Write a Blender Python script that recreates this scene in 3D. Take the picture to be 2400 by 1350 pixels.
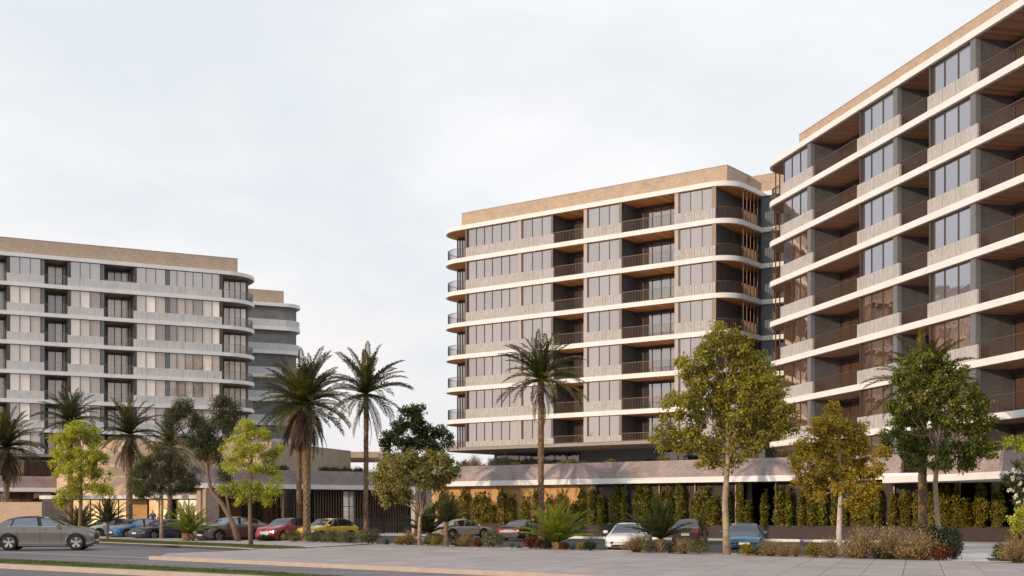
import bpy, bmesh, math, random
import numpy as np
from mathutils import Vector, Matrix

random.seed(7); rng = np.random.default_rng(7)
scene = bpy.context.scene
COL = scene.collection
for o in list(bpy.data.objects): bpy.data.objects.remove(o)
R = math.radians

# ------------------------------------------------------------------ camera
EYE, FPX = 1.95, 2935.0
cam = bpy.data.cameras.new('camera'); cam_o = bpy.data.objects.new('camera', cam); COL.objects.link(cam_o)
cam_o.location = (0, 0, EYE); cam_o.rotation_euler = (R(90), 0, 0)
cam.sensor_width = 36.0; cam.lens = 36.0*FPX/2400.0
cam.shift_y = 525.0/2400.0
cam.clip_start = 0.5; cam.clip_end = 20000
scene.camera = cam_o

# ------------------------------------------------------------------ sky, sun, exposure
SUN_AZ = math.atan2(-0.81, -0.586)      # direction towards the sun, measured from +Y towards +X
SUN_EL = R(13)
w = bpy.data.worlds.new('World'); scene.world = w; w.use_nodes = True
nt = w.node_tree; nt.nodes.clear(); N = nt.nodes.new; L = nt.links.new
out = N('ShaderNodeOutputWorld'); bg = N('ShaderNodeBackground'); L(bg.outputs[0], out.inputs[0])
bg.inputs['Strength'].default_value = 0.10
sky = N('ShaderNodeTexSky'); sky.sky_type = 'NISHITA'; sky.sun_disc = False
sky.sun_elevation = SUN_EL; sky.sun_rotation = SUN_AZ; sky.air_density = 1.0; sky.dust_density = 1.5; sky.ozone_density = 1.5
tc = N('ShaderNodeTexCoord'); sep = N('ShaderNodeSeparateXYZ'); L(tc.outputs['Generated'], sep.inputs[0])
mp = N('ShaderNodeMapping'); mp.inputs['Scale'].default_value = (1.0, 1.0, 2.3); mp.inputs['Location'].default_value = (0.35, 0.1, 0.25)
L(tc.outputs['Generated'], mp.inputs[0])
n1 = N('ShaderNodeTexNoise'); n1.inputs['Scale'].default_value = 2.6; n1.inputs['Detail'].default_value = 7; n1.inputs['Roughness'].default_value = .55; n1.inputs['Distortion'].default_value = .25
L(mp.outputs[0], n1.inputs['Vector'])
r1 = N('ShaderNodeValToRGB'); r1.color_ramp.elements[0].position = .36; r1.color_ramp.elements[1].position = .60
r1.color_ramp.elements[0].color = (.15, .15, .15, 1); r1.color_ramp.elements[1].color = (1, 1, 1, 1)
L(n1.outputs[0], r1.inputs[0])
# cloud colour: warm pink-white low, cool white high
r2 = N('ShaderNodeValToRGB'); L(sep.outputs[2], r2.inputs[0])
e = r2.color_ramp.elements; e[0].position = 0.0; e[0].color = (9.0, 7.5, 7.1, 1); e[1].position = .42; e[1].color = (7.4, 7.65, 7.95, 1)
m = e.new(.08); m.color = (9.2, 8.15, 7.9, 1); m = e.new(.22); m.color = (8.8, 8.6, 8.6, 1)
n2 = N('ShaderNodeTexNoise'); n2.inputs['Scale'].default_value = 5.0; n2.inputs['Detail'].default_value = 8; n2.inputs['Roughness'].default_value = .6
mp2 = N('ShaderNodeMapping'); mp2.inputs['Scale'].default_value = (1, 1, 3.5); L(tc.outputs['Generated'], mp2.inputs[0]); L(mp2.outputs[0], n2.inputs['Vector'])
mr = N('ShaderNodeMapRange'); mr.inputs[1].default_value = .3; mr.inputs[2].default_value = .7; mr.inputs[3].default_value = .94; mr.inputs[4].default_value = 1.05
L(n2.outputs[0], mr.inputs[0])
vm = N('ShaderNodeVectorMath'); vm.operation = 'SCALE'; L(r2.outputs[0], vm.inputs[0]); L(mr.outputs[0], vm.inputs['Scale'])
mx = N('ShaderNodeMixRGB'); L(r1.outputs[0], mx.inputs[0]); L(sky.outputs[0], mx.inputs[1]); L(vm.outputs[0], mx.inputs[2])
mx.inputs[1].default_value = (6.7, 7.15, 7.55, 1); nt.links.remove(mx.inputs[1].links[0])
mxn = N('ShaderNodeMixRGB'); mxn.inputs[0].default_value = .94; L(sky.outputs[0], mxn.inputs[1]); L(mx.outputs[0], mxn.inputs[2])
L(mxn.outputs[0], bg.inputs[0])
sd = bpy.data.lights.new('sun', 'SUN'); sun = bpy.data.objects.new('sun', sd); COL.objects.link(sun)
sd.energy = 2.35; sd.angle = R(0.6); sd.color = (1.0, .74, .51)
dirv = Vector((math.sin(SUN_AZ)*math.cos(SUN_EL), math.cos(SUN_AZ)*math.cos(SUN_EL), math.sin(SUN_EL)))
sun.rotation_euler = dirv.to_track_quat('Z', 'Y').to_euler(); sun.location = (-60, -40, 60)
vs = scene.view_settings; vs.view_transform = 'Standard'; vs.look = 'None'; vs.exposure = 0.27; vs.gamma = 1; vs.use_curve_mapping = False
scene.render.engine = 'CYCLES'
scene.cycles.max_bounces = 6; scene.cycles.transparent_max_bounces = 12

# ------------------------------------------------------------------ materials
MAT = {}
def mat(name, col, rough=.8, metal=0, spec=.4, noise=None, bump=None, var=0, coat=0):
    """noise=(scale, amount) colour grain; bump=(scale, strength); var: random value per object"""
    m = bpy.data.materials.new(name); m.use_nodes = True; t = m.node_tree; b = t.nodes['Principled BSDF']
    b.inputs['Base Color'].default_value = (*col, 1); b.inputs['Roughness'].default_value = rough
    b.inputs['Metallic'].default_value = metal; b.inputs['Specular IOR Level'].default_value = spec
    if coat: b.inputs['Coat Weight'].default_value = coat; b.inputs['Coat Roughness'].default_value = .04
    Nn = t.nodes.new; Ln = t.links.new; src = None
    if noise or bump: co = Nn('ShaderNodeTexCoord')
    if noise:
        nz = Nn('ShaderNodeTexNoise'); nz.inputs['Scale'].default_value = noise[0]; nz.inputs['Detail'].default_value = 6; nz.inputs['Roughness'].default_value = .65
        Ln(co.outputs['Object'], nz.inputs['Vector'])
        mrr = Nn('ShaderNodeMapRange'); mrr.inputs[1].default_value = .3; mrr.inputs[2].default_value = .7
        mrr.inputs[3].default_value = 1-noise[1]; mrr.inputs[4].default_value = 1+noise[1]; Ln(nz.outputs[0], mrr.inputs[0])
        src = mrr.outputs[0]
    if var:
        oi = Nn('ShaderNodeObjectInfo'); m2 = Nn('ShaderNodeMapRange'); m2.inputs[3].default_value = 1-var; m2.inputs[4].default_value = 1+var
        Ln(oi.outputs['Random'], m2.inputs[0])
        if src is None: src = m2.outputs[0]
        else:
            mm = Nn('ShaderNodeMath'); mm.operation = 'MULTIPLY'; Ln(src, mm.inputs[0]); Ln(m2.outputs[0], mm.inputs[1]); src = mm.outputs[0]
    if src is not None:
        v = Nn('ShaderNodeVectorMath'); v.operation = 'SCALE'; v.inputs[0].default_value = col; Ln(src, v.inputs['Scale']); Ln(v.outputs[0], b.inputs['Base Color'])
    if bump:
        nb = Nn('ShaderNodeTexNoise'); nb.inputs['Scale'].default_value = bump[0]; nb.inputs['Detail'].default_value = 5; Ln(co.outputs['Object'], nb.inputs['Vector'])
        bb = Nn('ShaderNodeBump'); bb.inputs['Strength'].default_value = bump[1]; bb.inputs['Distance'].default_value = .02
        Ln(nb.outputs[0], bb.inputs['Height']); Ln(bb.outputs[0], b.inputs['Normal'])
    MAT[name] = m; return m

def brick_mat(name, c1, c2, mortar, bw=.24, bh=.076, vertical=False, msize=.012, big=.14, bumpd=.01):
    m = bpy.data.materials.new(name); m.use_nodes = True; t = m.node_tree; b = t.nodes['Principled BSDF']; Nn = t.nodes.new; Ln = t.links.new
    b.inputs['Roughness'].default_value = .88; b.inputs['Specular IOR Level'].default_value = .25
    co = Nn('ShaderNodeTexCoord'); sp = Nn('ShaderNodeSeparateXYZ'); Ln(co.outputs['Object'], sp.inputs[0])
    ad = Nn('ShaderNodeMath'); ad.operation = 'ADD'; Ln(sp.outputs[0], ad.inputs[0]); Ln(sp.outputs[1], ad.inputs[1])
    cb = Nn('ShaderNodeCombineXYZ')
    if vertical: Ln(sp.outputs[2], cb.inputs[0]); Ln(ad.outputs[0], cb.inputs[1])
    else: Ln(ad.outputs[0], cb.inputs[0]); Ln(sp.outputs[2], cb.inputs[1])
    bt = Nn('ShaderNodeTexBrick'); bt.inputs['Scale'].default_value = 1; bt.inputs['Brick Width'].default_value = bw; bt.inputs['Row Height'].default_value = bh
    bt.inputs['Mortar Size'].default_value = msize; bt.inputs['Color1'].default_value = (*c1, 1); bt.inputs['Color2'].default_value = (*c2, 1); bt.inputs['Mortar'].default_value = (*mortar, 1)
    bt.inputs['Bias'].default_value = 0; Ln(cb.outputs[0], bt.inputs['Vector'])
    nz = Nn('ShaderNodeTexNoise'); nz.inputs['Scale'].default_value = .9; nz.inputs['Detail'].default_value = 6; Ln(co.outputs['Object'], nz.inputs['Vector'])
    mr_ = Nn('ShaderNodeMapRange'); mr_.inputs[1].default_value = .3; mr_.inputs[2].default_value = .7; mr_.inputs[3].default_value = 1-big; mr_.inputs[4].default_value = 1+big; Ln(nz.outputs[0], mr_.inputs[0])
    v = Nn('ShaderNodeVectorMath'); v.operation = 'SCALE'; Ln(bt.outputs[0], v.inputs[0]); Ln(mr_.outputs[0], v.inputs['Scale']); Ln(v.outputs[0], b.inputs['Base Color'])
    bp = Nn('ShaderNodeBump'); bp.inputs['Strength'].default_value = .6; bp.inputs['Distance'].default_value = bumpd; bp.invert = True
    Ln(bt.outputs['Fac'], bp.inputs['Height']); Ln(bp.outputs[0], b.inputs['Normal'])
    MAT[name] = m; return m

def plank_mat(name, col, width=.14):
    m = bpy.data.materials.new(name); m.use_nodes = True; t = m.node_tree; b = t.nodes['Principled BSDF']; Nn = t.nodes.new; Ln = t.links.new
    b.inputs['Roughness'].default_value = .6
    co = Nn('ShaderNodeTexCoord'); sp = Nn('ShaderNodeSeparateXYZ'); Ln(co.outputs['Object'], sp.inputs[0])
    dv = Nn('ShaderNodeMath'); dv.operation = 'DIVIDE'; Ln(sp.outputs[0], dv.inputs[0]); dv.inputs[1].default_value = width
    fl = Nn('ShaderNodeMath'); fl.operation = 'FLOOR'; Ln(dv.outputs[0], fl.inputs[0])
    fr = Nn('ShaderNodeMath'); fr.operation = 'FRACT'; Ln(dv.outputs[0], fr.inputs[0])
    wn = Nn('ShaderNodeTexWhiteNoise'); wn.noise_dimensions = '1D'; Ln(fl.outputs[0], wn.inputs['W'])
    mr_ = Nn('ShaderNodeMapRange'); mr_.inputs[3].default_value = .65; mr_.inputs[4].default_value = 1.25; Ln(wn.outputs[0], mr_.inputs[0])
    gt = Nn('ShaderNodeMath'); gt.operation = 'GREATER_THAN'; Ln(fr.outputs[0], gt.inputs[0]); gt.inputs[1].default_value = .12
    ga = Nn('ShaderNodeMapRange'); ga.inputs[3].default_value = .25; ga.inputs[4].default_value = 1; Ln(gt.outputs[0], ga.inputs[0])
    mu = Nn('ShaderNodeMath'); mu.operation = 'MULTIPLY'; Ln(mr_.outputs[0], mu.inputs[0]); Ln(ga.outputs[0], mu.inputs[1])
    v = Nn('ShaderNodeVectorMath'); v.operation = 'SCALE'; v.inputs[0].default_value = col; Ln(mu.outputs[0], v.inputs['Scale']); Ln(v.outputs[0], b.inputs['Base Color'])
    bp = Nn('ShaderNodeBump'); bp.inputs['Strength'].default_value = .5; bp.inputs['Distance'].default_value = .01; Ln(gt.outputs[0], bp.inputs['Height']); Ln(bp.outputs[0], b.inputs['Normal'])
    MAT[name] = m; return m

def glass_mat(name, inner, refl=.42, tint=(.86, .88, .92), rough=.03, streak=0):
    """coated window glass over what stands behind it (blind, curtain or dark room)"""
    m = bpy.data.materials.new(name); m.use_nodes = True; t = m.node_tree; t.nodes.clear(); Nn = t.nodes.new; Ln = t.links.new
    o = Nn('ShaderNodeOutputMaterial'); mxs = Nn('ShaderNodeMixShader'); Ln(mxs.outputs[0], o.inputs[0])
    d = Nn('ShaderNodeBsdfDiffuse'); g = Nn('ShaderNodeBsdfGlossy'); g.inputs['Color'].default_value = (*tint, 1); g.inputs['Roughness'].default_value = rough
    lw = Nn('ShaderNodeFresnel'); lw.inputs[0].default_value = 1.5
    mr_ = Nn('ShaderNodeMapRange'); mr_.inputs[3].default_value = refl; mr_.inputs[4].default_value = 1; Ln(lw.outputs[0], mr_.inputs[0]); Ln(mr_.outputs[0], mxs.inputs[0])
    oi = Nn('ShaderNodeObjectInfo'); m2 = Nn('ShaderNodeMapRange'); m2.inputs[3].default_value = .62; m2.inputs[4].default_value = 1.3; Ln(oi.outputs['Random'], m2.inputs[0])
    co = Nn('ShaderNodeTexCoord')
    wv = Nn('ShaderNodeTexNoise'); wv.inputs['Scale'].default_value = 1.0; mpp = Nn('ShaderNodeMapping'); mpp.inputs['Scale'].default_value = (14, 14, .25)
    Ln(co.outputs['Object'], mpp.inputs[0]); Ln(mpp.outputs[0], wv.inputs['Vector'])
    m3 = Nn('ShaderNodeMapRange'); m3.inputs[1].default_value = .3; m3.inputs[2].default_value = .7; m3.inputs[3].default_value = 1-streak; m3.inputs[4].default_value = 1+streak; Ln(wv.outputs[0], m3.inputs[0])
    mu = Nn('ShaderNodeMath'); mu.operation = 'MULTIPLY'; Ln(m2.outputs[0], mu.inputs[0]); Ln(m3.outputs[0], mu.inputs[1])
    v = Nn('ShaderNodeVectorMath'); v.operation = 'SCALE'; v.inputs[0].default_value = inner; Ln(mu.outputs[0], v.inputs['Scale']); Ln(v.outputs[0], d.inputs[0])
    # slight waviness of real panes
    nz = Nn('ShaderNodeTexNoise'); nz.inputs['Scale'].default_value = .9; Ln(co.outputs['Object'], nz.inputs['Vector'])
    bp = Nn('ShaderNodeBump'); bp.inputs['Strength'].default_value = .16; bp.inputs['Distance'].default_value = .05; Ln(nz.outputs[0], bp.inputs['Height']); Ln(bp.outputs[0], g.inputs['Normal'])
    Ln(d.outputs[0], mxs.inputs[1]); Ln(g.outputs[0], mxs.inputs[2]); MAT[name] = m; return m

def leaf_mat(name, c1, c2, trans=.35, rough=.5):
    m = bpy.data.materials.new(name); m.use_nodes = True; t = m.node_tree; t.nodes.clear(); Nn = t.nodes.new; Ln = t.links.new
    o = Nn('ShaderNodeOutputMaterial'); ge = Nn('ShaderNodeNewGeometry'); rp = Nn('ShaderNodeValToRGB'); Ln(ge.outputs['Random Per Island'], rp.inputs[0])
    rp.color_ramp.elements[0].color = (*c1, 1); rp.color_ramp.elements[1].color = (*c2, 1)
    co = Nn('ShaderNodeTexCoord'); nz = Nn('ShaderNodeTexNoise'); nz.inputs['Scale'].default_value = .8; nz.inputs['Detail'].default_value = 3; Ln(co.outputs['Object'], nz.inputs['Vector'])
    mr_ = Nn('ShaderNodeMapRange'); mr_.inputs[1].default_value = .35; mr_.inputs[2].default_value = .65; mr_.inputs[3].default_value = .72; mr_.inputs[4].default_value = 1.25; Ln(nz.outputs[0], mr_.inputs[0])
    v = Nn('ShaderNodeVectorMath'); v.operation = 'SCALE'; Ln(rp.outputs[0], v.inputs[0]); Ln(mr_.outputs[0], v.inputs['Scale'])
    p = Nn('ShaderNodeBsdfPrincipled'); p.inputs['Roughness'].default_value = rough; p.inputs['Specular IOR Level'].default_value = .35; Ln(v.outputs[0], p.inputs['Base Color'])
    tr = Nn('ShaderNodeBsdfTranslucent'); v2 = Nn('ShaderNodeVectorMath'); v2.operation = 'MULTIPLY'; v2.inputs[1].default_value = (1.7, 1.6, .6); Ln(v.outputs[0], v2.inputs[0]); Ln(v2.outputs[0], tr.inputs[0])
    mxs = Nn('ShaderNodeMixShader'); mxs.inputs[0].default_value = trans; Ln(p.outputs[0], mxs.inputs[1]); Ln(tr.outputs[0], mxs.inputs[2]); Ln(mxs.outputs[0], o.inputs[0])
    MAT[name] = m; return m

def emit_mat(name, col, s):
    m = bpy.data.materials.new(name); m.use_nodes = True; t = m.node_tree; b = t.nodes['Principled BSDF']
    b.inputs['Base Color'].default_value = (*col, 1); b.inputs['Emission Color'].default_value = (*col, 1); b.inputs['Emission Strength'].default_value = s
    Nn = t.nodes.new; co = Nn('ShaderNodeTexCoord'); nz = Nn('ShaderNodeTexNoise'); nz.inputs['Scale'].default_value = .8; nz.inputs['Detail'].default_value = 3
    t.links.new(co.outputs['Object'], nz.inputs['Vector']); mr_ = Nn('ShaderNodeMapRange'); mr_.inputs[1].default_value = .3; mr_.inputs[2].default_value = .7; mr_.inputs[3].default_value = .6*s; mr_.inputs[4].default_value = 1.3*s
    t.links.new(nz.outputs[0], mr_.inputs[0]); t.links.new(mr_.outputs[0], b.inputs['Emission Strength'])
    MAT[name] = m; return m

mat('white_render', (.79, .79, .79), .7, noise=(.9, .07), bump=(30, .1))
mat('pale_pier', (.44, .39, .36), .6, noise=(1.2, .06))
mat('bronze', (.10, .08, .07), .4, metal=.3, noise=(2, .1))
mat('dark_frame', (.035, .028, .026), .4, metal=.2)
mat('rail_bronze', (.15, .105, .08), .45, metal=.3)
mat('rail_pale', (.30, .27, .25), .45, metal=.3)
mat('grey_pier', (.17, .18, .20), .8, noise=(2, .1))
brick_mat('brick_tan', (.42, .32, .23), (.56, .44, .33), (.38, .32, .27), big=.08)
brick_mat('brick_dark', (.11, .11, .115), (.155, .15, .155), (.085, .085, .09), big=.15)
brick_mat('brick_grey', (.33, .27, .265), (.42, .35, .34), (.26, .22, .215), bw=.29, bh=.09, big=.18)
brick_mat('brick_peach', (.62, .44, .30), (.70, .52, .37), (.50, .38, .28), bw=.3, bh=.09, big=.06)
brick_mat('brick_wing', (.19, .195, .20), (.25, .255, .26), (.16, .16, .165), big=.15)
brick_mat('spandrel_brick', (.47, .465, .465), (.60, .59, .59), (.35, .35, .35), bw=.30, bh=.11, vertical=True, msize=.014, big=.06, bumpd=.02)
brick_mat('spandrel_pale', (.66, .655, .66), (.78, .775, .78), (.50, .50, .51), bw=.30, bh=.11, vertical=True, msize=.014, big=.06, bumpd=.02)
plank_mat('soffit_wood_glow', (.86, .36, .10)); plank_mat('soffit_brown', (.40, .21, .13)); plank_mat('soffit_dark', (.30, .22, .16))  # first wood is brighter orange, carrying the middle tower's ceiling glow in its colour
glass_mat('glass_sky', (.17, .155, .155), .44, tint=(.82,.78,.76), streak=.14)
glass_mat('glass_blue', (.12, .12, .14), .44, tint=(.79,.79,.86), streak=.12)
glass_mat('glass_curtain', (.86, .75, .65), .12, streak=.08)
glass_mat('glass_blind', (.46, .38, .31), .12, streak=.06)
glass_mat('glass_dark', (.025, .02, .024), .10)
glass_mat('glass_door', (.08, .065, .06), .34, streak=.15)
glass_mat('glass_bronze', (.13, .065, .038), .40, tint=(.90, .80, .72))  # brown inner colour and tint paint the neighbouring tower's reflection into the pane
glass_mat('glass_red', (.12, .045, .04), .16)
mat('soffit_plain', (.34, .29, .25), .8, noise=(.5, .08))
mat('plinth', (.058, .044, .043), .85, noise=(1.5, .12), bump=(20, .2))
mat('concrete', (.36, .35, .345), .85, noise=(1.5, .08), bump=(25, .2))
mat('pale_concrete', (.60, .60, .61), .8, noise=(1.2, .06))
mat('kerb', (.44, .37, .32), .85, noise=(2, .1), bump=(25, .2))
mat('wheel_stop', (.72, .72, .73), .7, noise=(3, .08))
mat('paint', (.68, .68, .66), .7, noise=(6, .15))
mat('paint_worn', (.36, .34, .34), .8, noise=(4, .3))
mat('slab', (.37, .33, .325), .85, noise=(.55, .13), bump=(35, .3), var=.07)
mat('slab_strip', (.52, .45, .39), .85, noise=(2, .1), bump=(35, .3))
mat('path', (.43, .385, .375), .9, noise=(1.5, .08), bump=(30, .3))
mat('joint', (.07, .062, .06), .95)
mat('soil', (.075, .055, .042), 1, noise=(3, .3), bump=(12, .8))
mat('ground', (.15, .13, .11), 1, noise=(.2, .2))
mat('hill', (.10, .125, .15), 1, noise=(.003, .25))  # grey-blue puts the far haze into the hill's colour
mat('rock', (.3, .2, .14), .9, noise=(6, .3), bump=(12, .8))
leaf_mat('grass', (.05, .085, .022), (.12, .15, .045), .3)
emit_mat('lobby_light', (1.0, .66, .32), .72)
emit_mat('lobby_bright', (1.0, .80, .52), .85)
emit_mat('soffit_led', (1.0, .55, .15), 2.2)

def asphalt(name, col, streak):
    m = bpy.data.materials.new(name); m.use_nodes = True; t = m.node_tree; b = t.nodes['Principled BSDF']; Nn = t.nodes.new; Ln = t.links.new
    b.inputs['Roughness'].default_value = .75; b.inputs['Specular IOR Level'].default_value = .45
    co = Nn('ShaderNodeTexCoord'); mp_ = Nn('ShaderNodeMapping'); mp_.inputs['Rotation'].default_value = (0, 0, R(45)); mp_.inputs['Scale'].default_value = (.12, 1.6, 1)
    Ln(co.outputs['Object'], mp_.inputs[0]); nz = Nn('ShaderNodeTexNoise'); nz.inputs['Scale'].default_value = 1; nz.inputs['Detail'].default_value = 5; Ln(mp_.outputs[0], nz.inputs['Vector'])
    n3 = Nn('ShaderNodeTexNoise'); n3.inputs['Scale'].default_value = 18; n3.inputs['Detail'].default_value = 4; Ln(co.outputs['Object'], n3.inputs['Vector'])
    a = Nn('ShaderNodeMapRange'); a.inputs[1].default_value = .35; a.inputs[2].default_value = .65; a.inputs[3].default_value = 1-streak; a.inputs[4].default_value = 1+streak; Ln(nz.outputs[0], a.inputs[0])
    c = Nn('ShaderNodeMapRange'); c.inputs[3].default_value = .75; c.inputs[4].default_value = 1.25; Ln(n3.outputs[0], c.inputs[0])
    mu = Nn('ShaderNodeMath'); mu.operation = 'MULTIPLY'; Ln(a.outputs[0], mu.inputs[0]); Ln(c.outputs[0], mu.inputs[1])
    v = Nn('ShaderNodeVectorMath'); v.operation = 'SCALE'; v.inputs[0].default_value = col; Ln(mu.outputs[0], v.inputs['Scale']); Ln(v.outputs[0], b.inputs['Base Color'])
    bp = Nn('ShaderNodeBump'); bp.inputs['Strength'].default_value = .4; bp.inputs['Distance'].default_value = .01; Ln(n3.outputs[0], bp.inputs['Height']); Ln(bp.outputs[0], b.inputs['Normal'])
    MAT[name] = m
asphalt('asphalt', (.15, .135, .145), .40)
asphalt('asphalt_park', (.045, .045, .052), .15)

# ------------------------------------------------------------------ geometry helpers
class MB:
    def __init__(s): s.v = []; s.f = []
    def add(s, vs, fs):
        n = len(s.v); s.v += [tuple(v) for v in vs]; s.f += [tuple(i+n for i in f) for f in fs]
    def box(s, x0, x1, y0, y1, z0, z1):
        s.add([(x0,y0,z0),(x1,y0,z0),(x1,y1,z0),(x0,y1,z0),(x0,y0,z1),(x1,y0,z1),(x1,y1,z1),(x0,y1,z1)],
              [(3,2,1,0),(4,5,6,7),(0,1,5,4),(1,2,6,5),(2,3,7,6),(3,0,4,7)])
    def prism(s, pts, z0, z1):
        """pts counter-clockwise in plan"""
        n = len(pts)
        s.add([(p[0],p[1],z0) for p in pts]+[(p[0],p[1],z1) for p in pts],
              [tuple(range(n-1,-1,-1)), tuple(range(n,2*n))]+[(i,(i+1)%n,n+(i+1)%n,n+i) for i in range(n)])
    def bar(s, a, b, wd, ht):
        """horizontal-ish bar from a to b, width wd, height ht"""
        a = Vector(a); b = Vector(b); d = (b-a); d.z = 0
        if d.length < 1e-6: return
        p = Vector((-d.y, d.x, 0)).normalized()*wd/2; h = Vector((0,0,ht/2))
        s.add([a-p-h,a+p-h,a+p+h,a-p+h,b-p-h,b+p-h,b+p+h,b-p+h],[(0,1,2,3),(7,6,5,4),(0,4,5,1),(1,5,6,2),(2,6,7,3),(3,7,4,0)])
    def tube(s, pts, rad, n=8, cap=True):
        pts = [Vector(p) for p in pts]
        if not isinstance(rad, (list, tuple)): rad = [rad]*len(pts)
        base = len(s.v); prev = None
        for i, p in enumerate(pts):
            t = (pts[min(i+1,len(pts)-1)]-pts[max(i-1,0)]).normalized()
            ref = Vector((1,0,0)) if abs(t.x) < .9 else Vector((0,1,0))
            a = t.cross(ref).normalized(); b = t.cross(a)
            for k in range(n):
                an = 2*math.pi*k/n; s.v.append(tuple(p+(a*math.cos(an)+b*math.sin(an))*rad[i]))
        for i in range(len(pts)-1):
            for k in range(n):
                a0 = base+i*n+k; a1 = base+i*n+(k+1)%n; s.f.append((a0,a1,a1+n,a0+n))
        if cap: s.f.append(tuple(base+k for k in range(n-1,-1,-1))); s.f.append(tuple(base+(len(pts)-1)*n+k for k in range(n)))
    def mesh(s, name, m, smooth=False):
        me = bpy.data.meshes.new(name); me.from_pydata(s.v, [], s.f); me.update()
        if m: me.materials.append(MAT[m] if isinstance(m, str) else m)
        if smooth: me.polygons.foreach_set('use_smooth', [True]*len(me.polygons))
        return me
    def obj(s, name, m, parent=None, smooth=False, loc=None):
        return put(name, s.mesh(name, m, smooth), parent, loc)

def put(name, me, parent=None, loc=None, rot=None, scale=None):
    o = bpy.data.objects.new(name, me); COL.objects.link(o)
    if parent: o.parent = parent
    if loc is not None: o.location = loc
    if rot is not None: o.rotation_euler = rot
    if scale is not None: o.scale = scale if hasattr(scale, '__len__') else (scale,)*3
    return o
def empty(name, loc=(0,0,0), rz=0):
    o = bpy.data.objects.new(name, None); COL.objects.link(o); o.location = loc; o.rotation_euler = (0,0,rz); o.empty_display_size = .5; return o
def tag(o, label=None, cat=None, group=None, kind=None):
    if label: o['label'] = label
    if cat: o['category'] = cat
    if group: o['group'] = group
    if kind: o['kind'] = kind
    return o
def XY(px, Y): return ((px-1200)/FPX*Y, Y)
def G(px, py, z=0.0):
    Y = (EYE-z)*FPX/(py-1200); return ((px-1200)/FPX*Y, Y)
def HZ(py, Y): return EYE+(1200-py)/FPX*Y

class Line:
    """a facade in plan: px/Y anchor and vanishing point of its horizontal lines"""
    def __init__(s, px, Y, vp=None, ang=None):
        s.o = Vector(XY(px, Y))
        if vp is not None:
            d = Vector(((vp-1200)/FPX, 1.0)).normalized()
            if d.x < 0: d = -d                      # walks to the right
            if vp < 1200: d = d if d.x > 0 else -d
            s.u = d
        else: s.u = Vector((math.cos(ang), math.sin(ang)))
        s.n = Vector((-s.u.y, s.u.x))               # into the building
        s.rz = math.atan2(s.u.y, s.u.x)
    def s(self, px, off=0.0):
        k = (px-1200)/FPX; p = self.o+self.n*off
        return (k*p.y-p.x)/(self.u.x-k*self.u.y)
    def w(self, s, off=0.0):
        p = self.o+self.u*s+self.n*off; return (p.x, p.y)
# ------------------------------------------------------------------ ground, roads, paving
def poly(name, pts, z0, z1, m, parent=None):
    a = sum(p[0]*q[1]-q[0]*p[1] for p, q in zip(pts, pts[1:]+pts[:1]))
    if a < 0: pts = pts[::-1]
    b = MB(); b.prism(pts, z0, z1); return b.obj(name, m, parent)
b = MB(); b.add([(-9000,-3000,-.02),(9000,-3000,-.02),(9000,9000,-.02),(-9000,9000,-.02)], [(0,1,2,3)])
tag(b.obj('ground', 'ground'), kind='structure')
def sheet(name, pts, z, m):
    a = sum(p[0]*q[1]-q[0]*p[1] for p, q in zip(pts, pts[1:]+pts[:1]))
    if a < 0: pts = pts[::-1]
    b = MB(); b.add([(p[0],p[1],z) for p in pts], [tuple(range(len(pts)))]); return tag(b.obj(name, m), kind='structure')
UR = Vector((.697, -.717)); NR = Vector((-.717, -.697))          # road direction and its normal towards the camera
A0 = Vector((-7.36, 71.8))                                        # on the back edge of the footpath
def Q(t, q): p = A0+UR*t+NR*q; return (p.x, p.y)
def tq(x, y): d = Vector((x, y))-A0; return d.dot(UR), d.dot(NR)
sheet('road', [Q(-160,-1.5), Q(140,-1.5), Q(140,75), Q(-160,75)], 0.0, 'asphalt')
ML = Line(1100, 123.6, vp=-2742)                                  # middle tower facade
PL = Line(1300, 95.3, vp=-2742)                                   # podium wall behind the car park
KL = Line(1300, 93.3, vp=-2742)                                   # kerb of the car park
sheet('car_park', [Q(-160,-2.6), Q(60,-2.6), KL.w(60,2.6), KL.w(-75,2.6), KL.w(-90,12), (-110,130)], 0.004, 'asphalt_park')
# planting bed
CJ = Vector((-.308, -.951)); CJQ = CJ.dot(NR)                     # slab joints and path edges run this way
def Qs(t, q): p = A0+UR*t+CJ*(q/CJQ); return (p.x, p.y)
def tqs(x, y): t_, q_ = tq(x, y); return t_-CJ.dot(UR)*q_/CJQ, q_
tpa = tqs(*G(2226,1322,.13))[0]; tpb = tqs(*G(2338,1326,.13))[0]
poly_bed = poly('planting_bed', [Q(-75,-.0), Qs(tpa,0), Qs(tpa,-2.9), Q(-75,-2.9)], -.01, .13, 'soil'); tag(poly_bed, kind='structure')
poly_bed = poly('planting_bed', [Qs(tpb,0), Q(90,0), Q(90,-3.4), Qs(tpb,-3.4)], -.01, .13, 'soil'); tag(poly_bed, kind='structure')
cp = poly('concrete_path', [Qs(tpa+.02,.3), Qs(tpb-.02,.3), Qs(tpb-.02,-3.5), Qs(tpb+3,-3.6), KL.w(KL.s(2480),1.9), KL.w(KL.s(2196),1.9), Qs(tpa+.02,-3.5)], -.01, .127, 'pale_concrete'); tag(cp, kind='structure')
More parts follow.
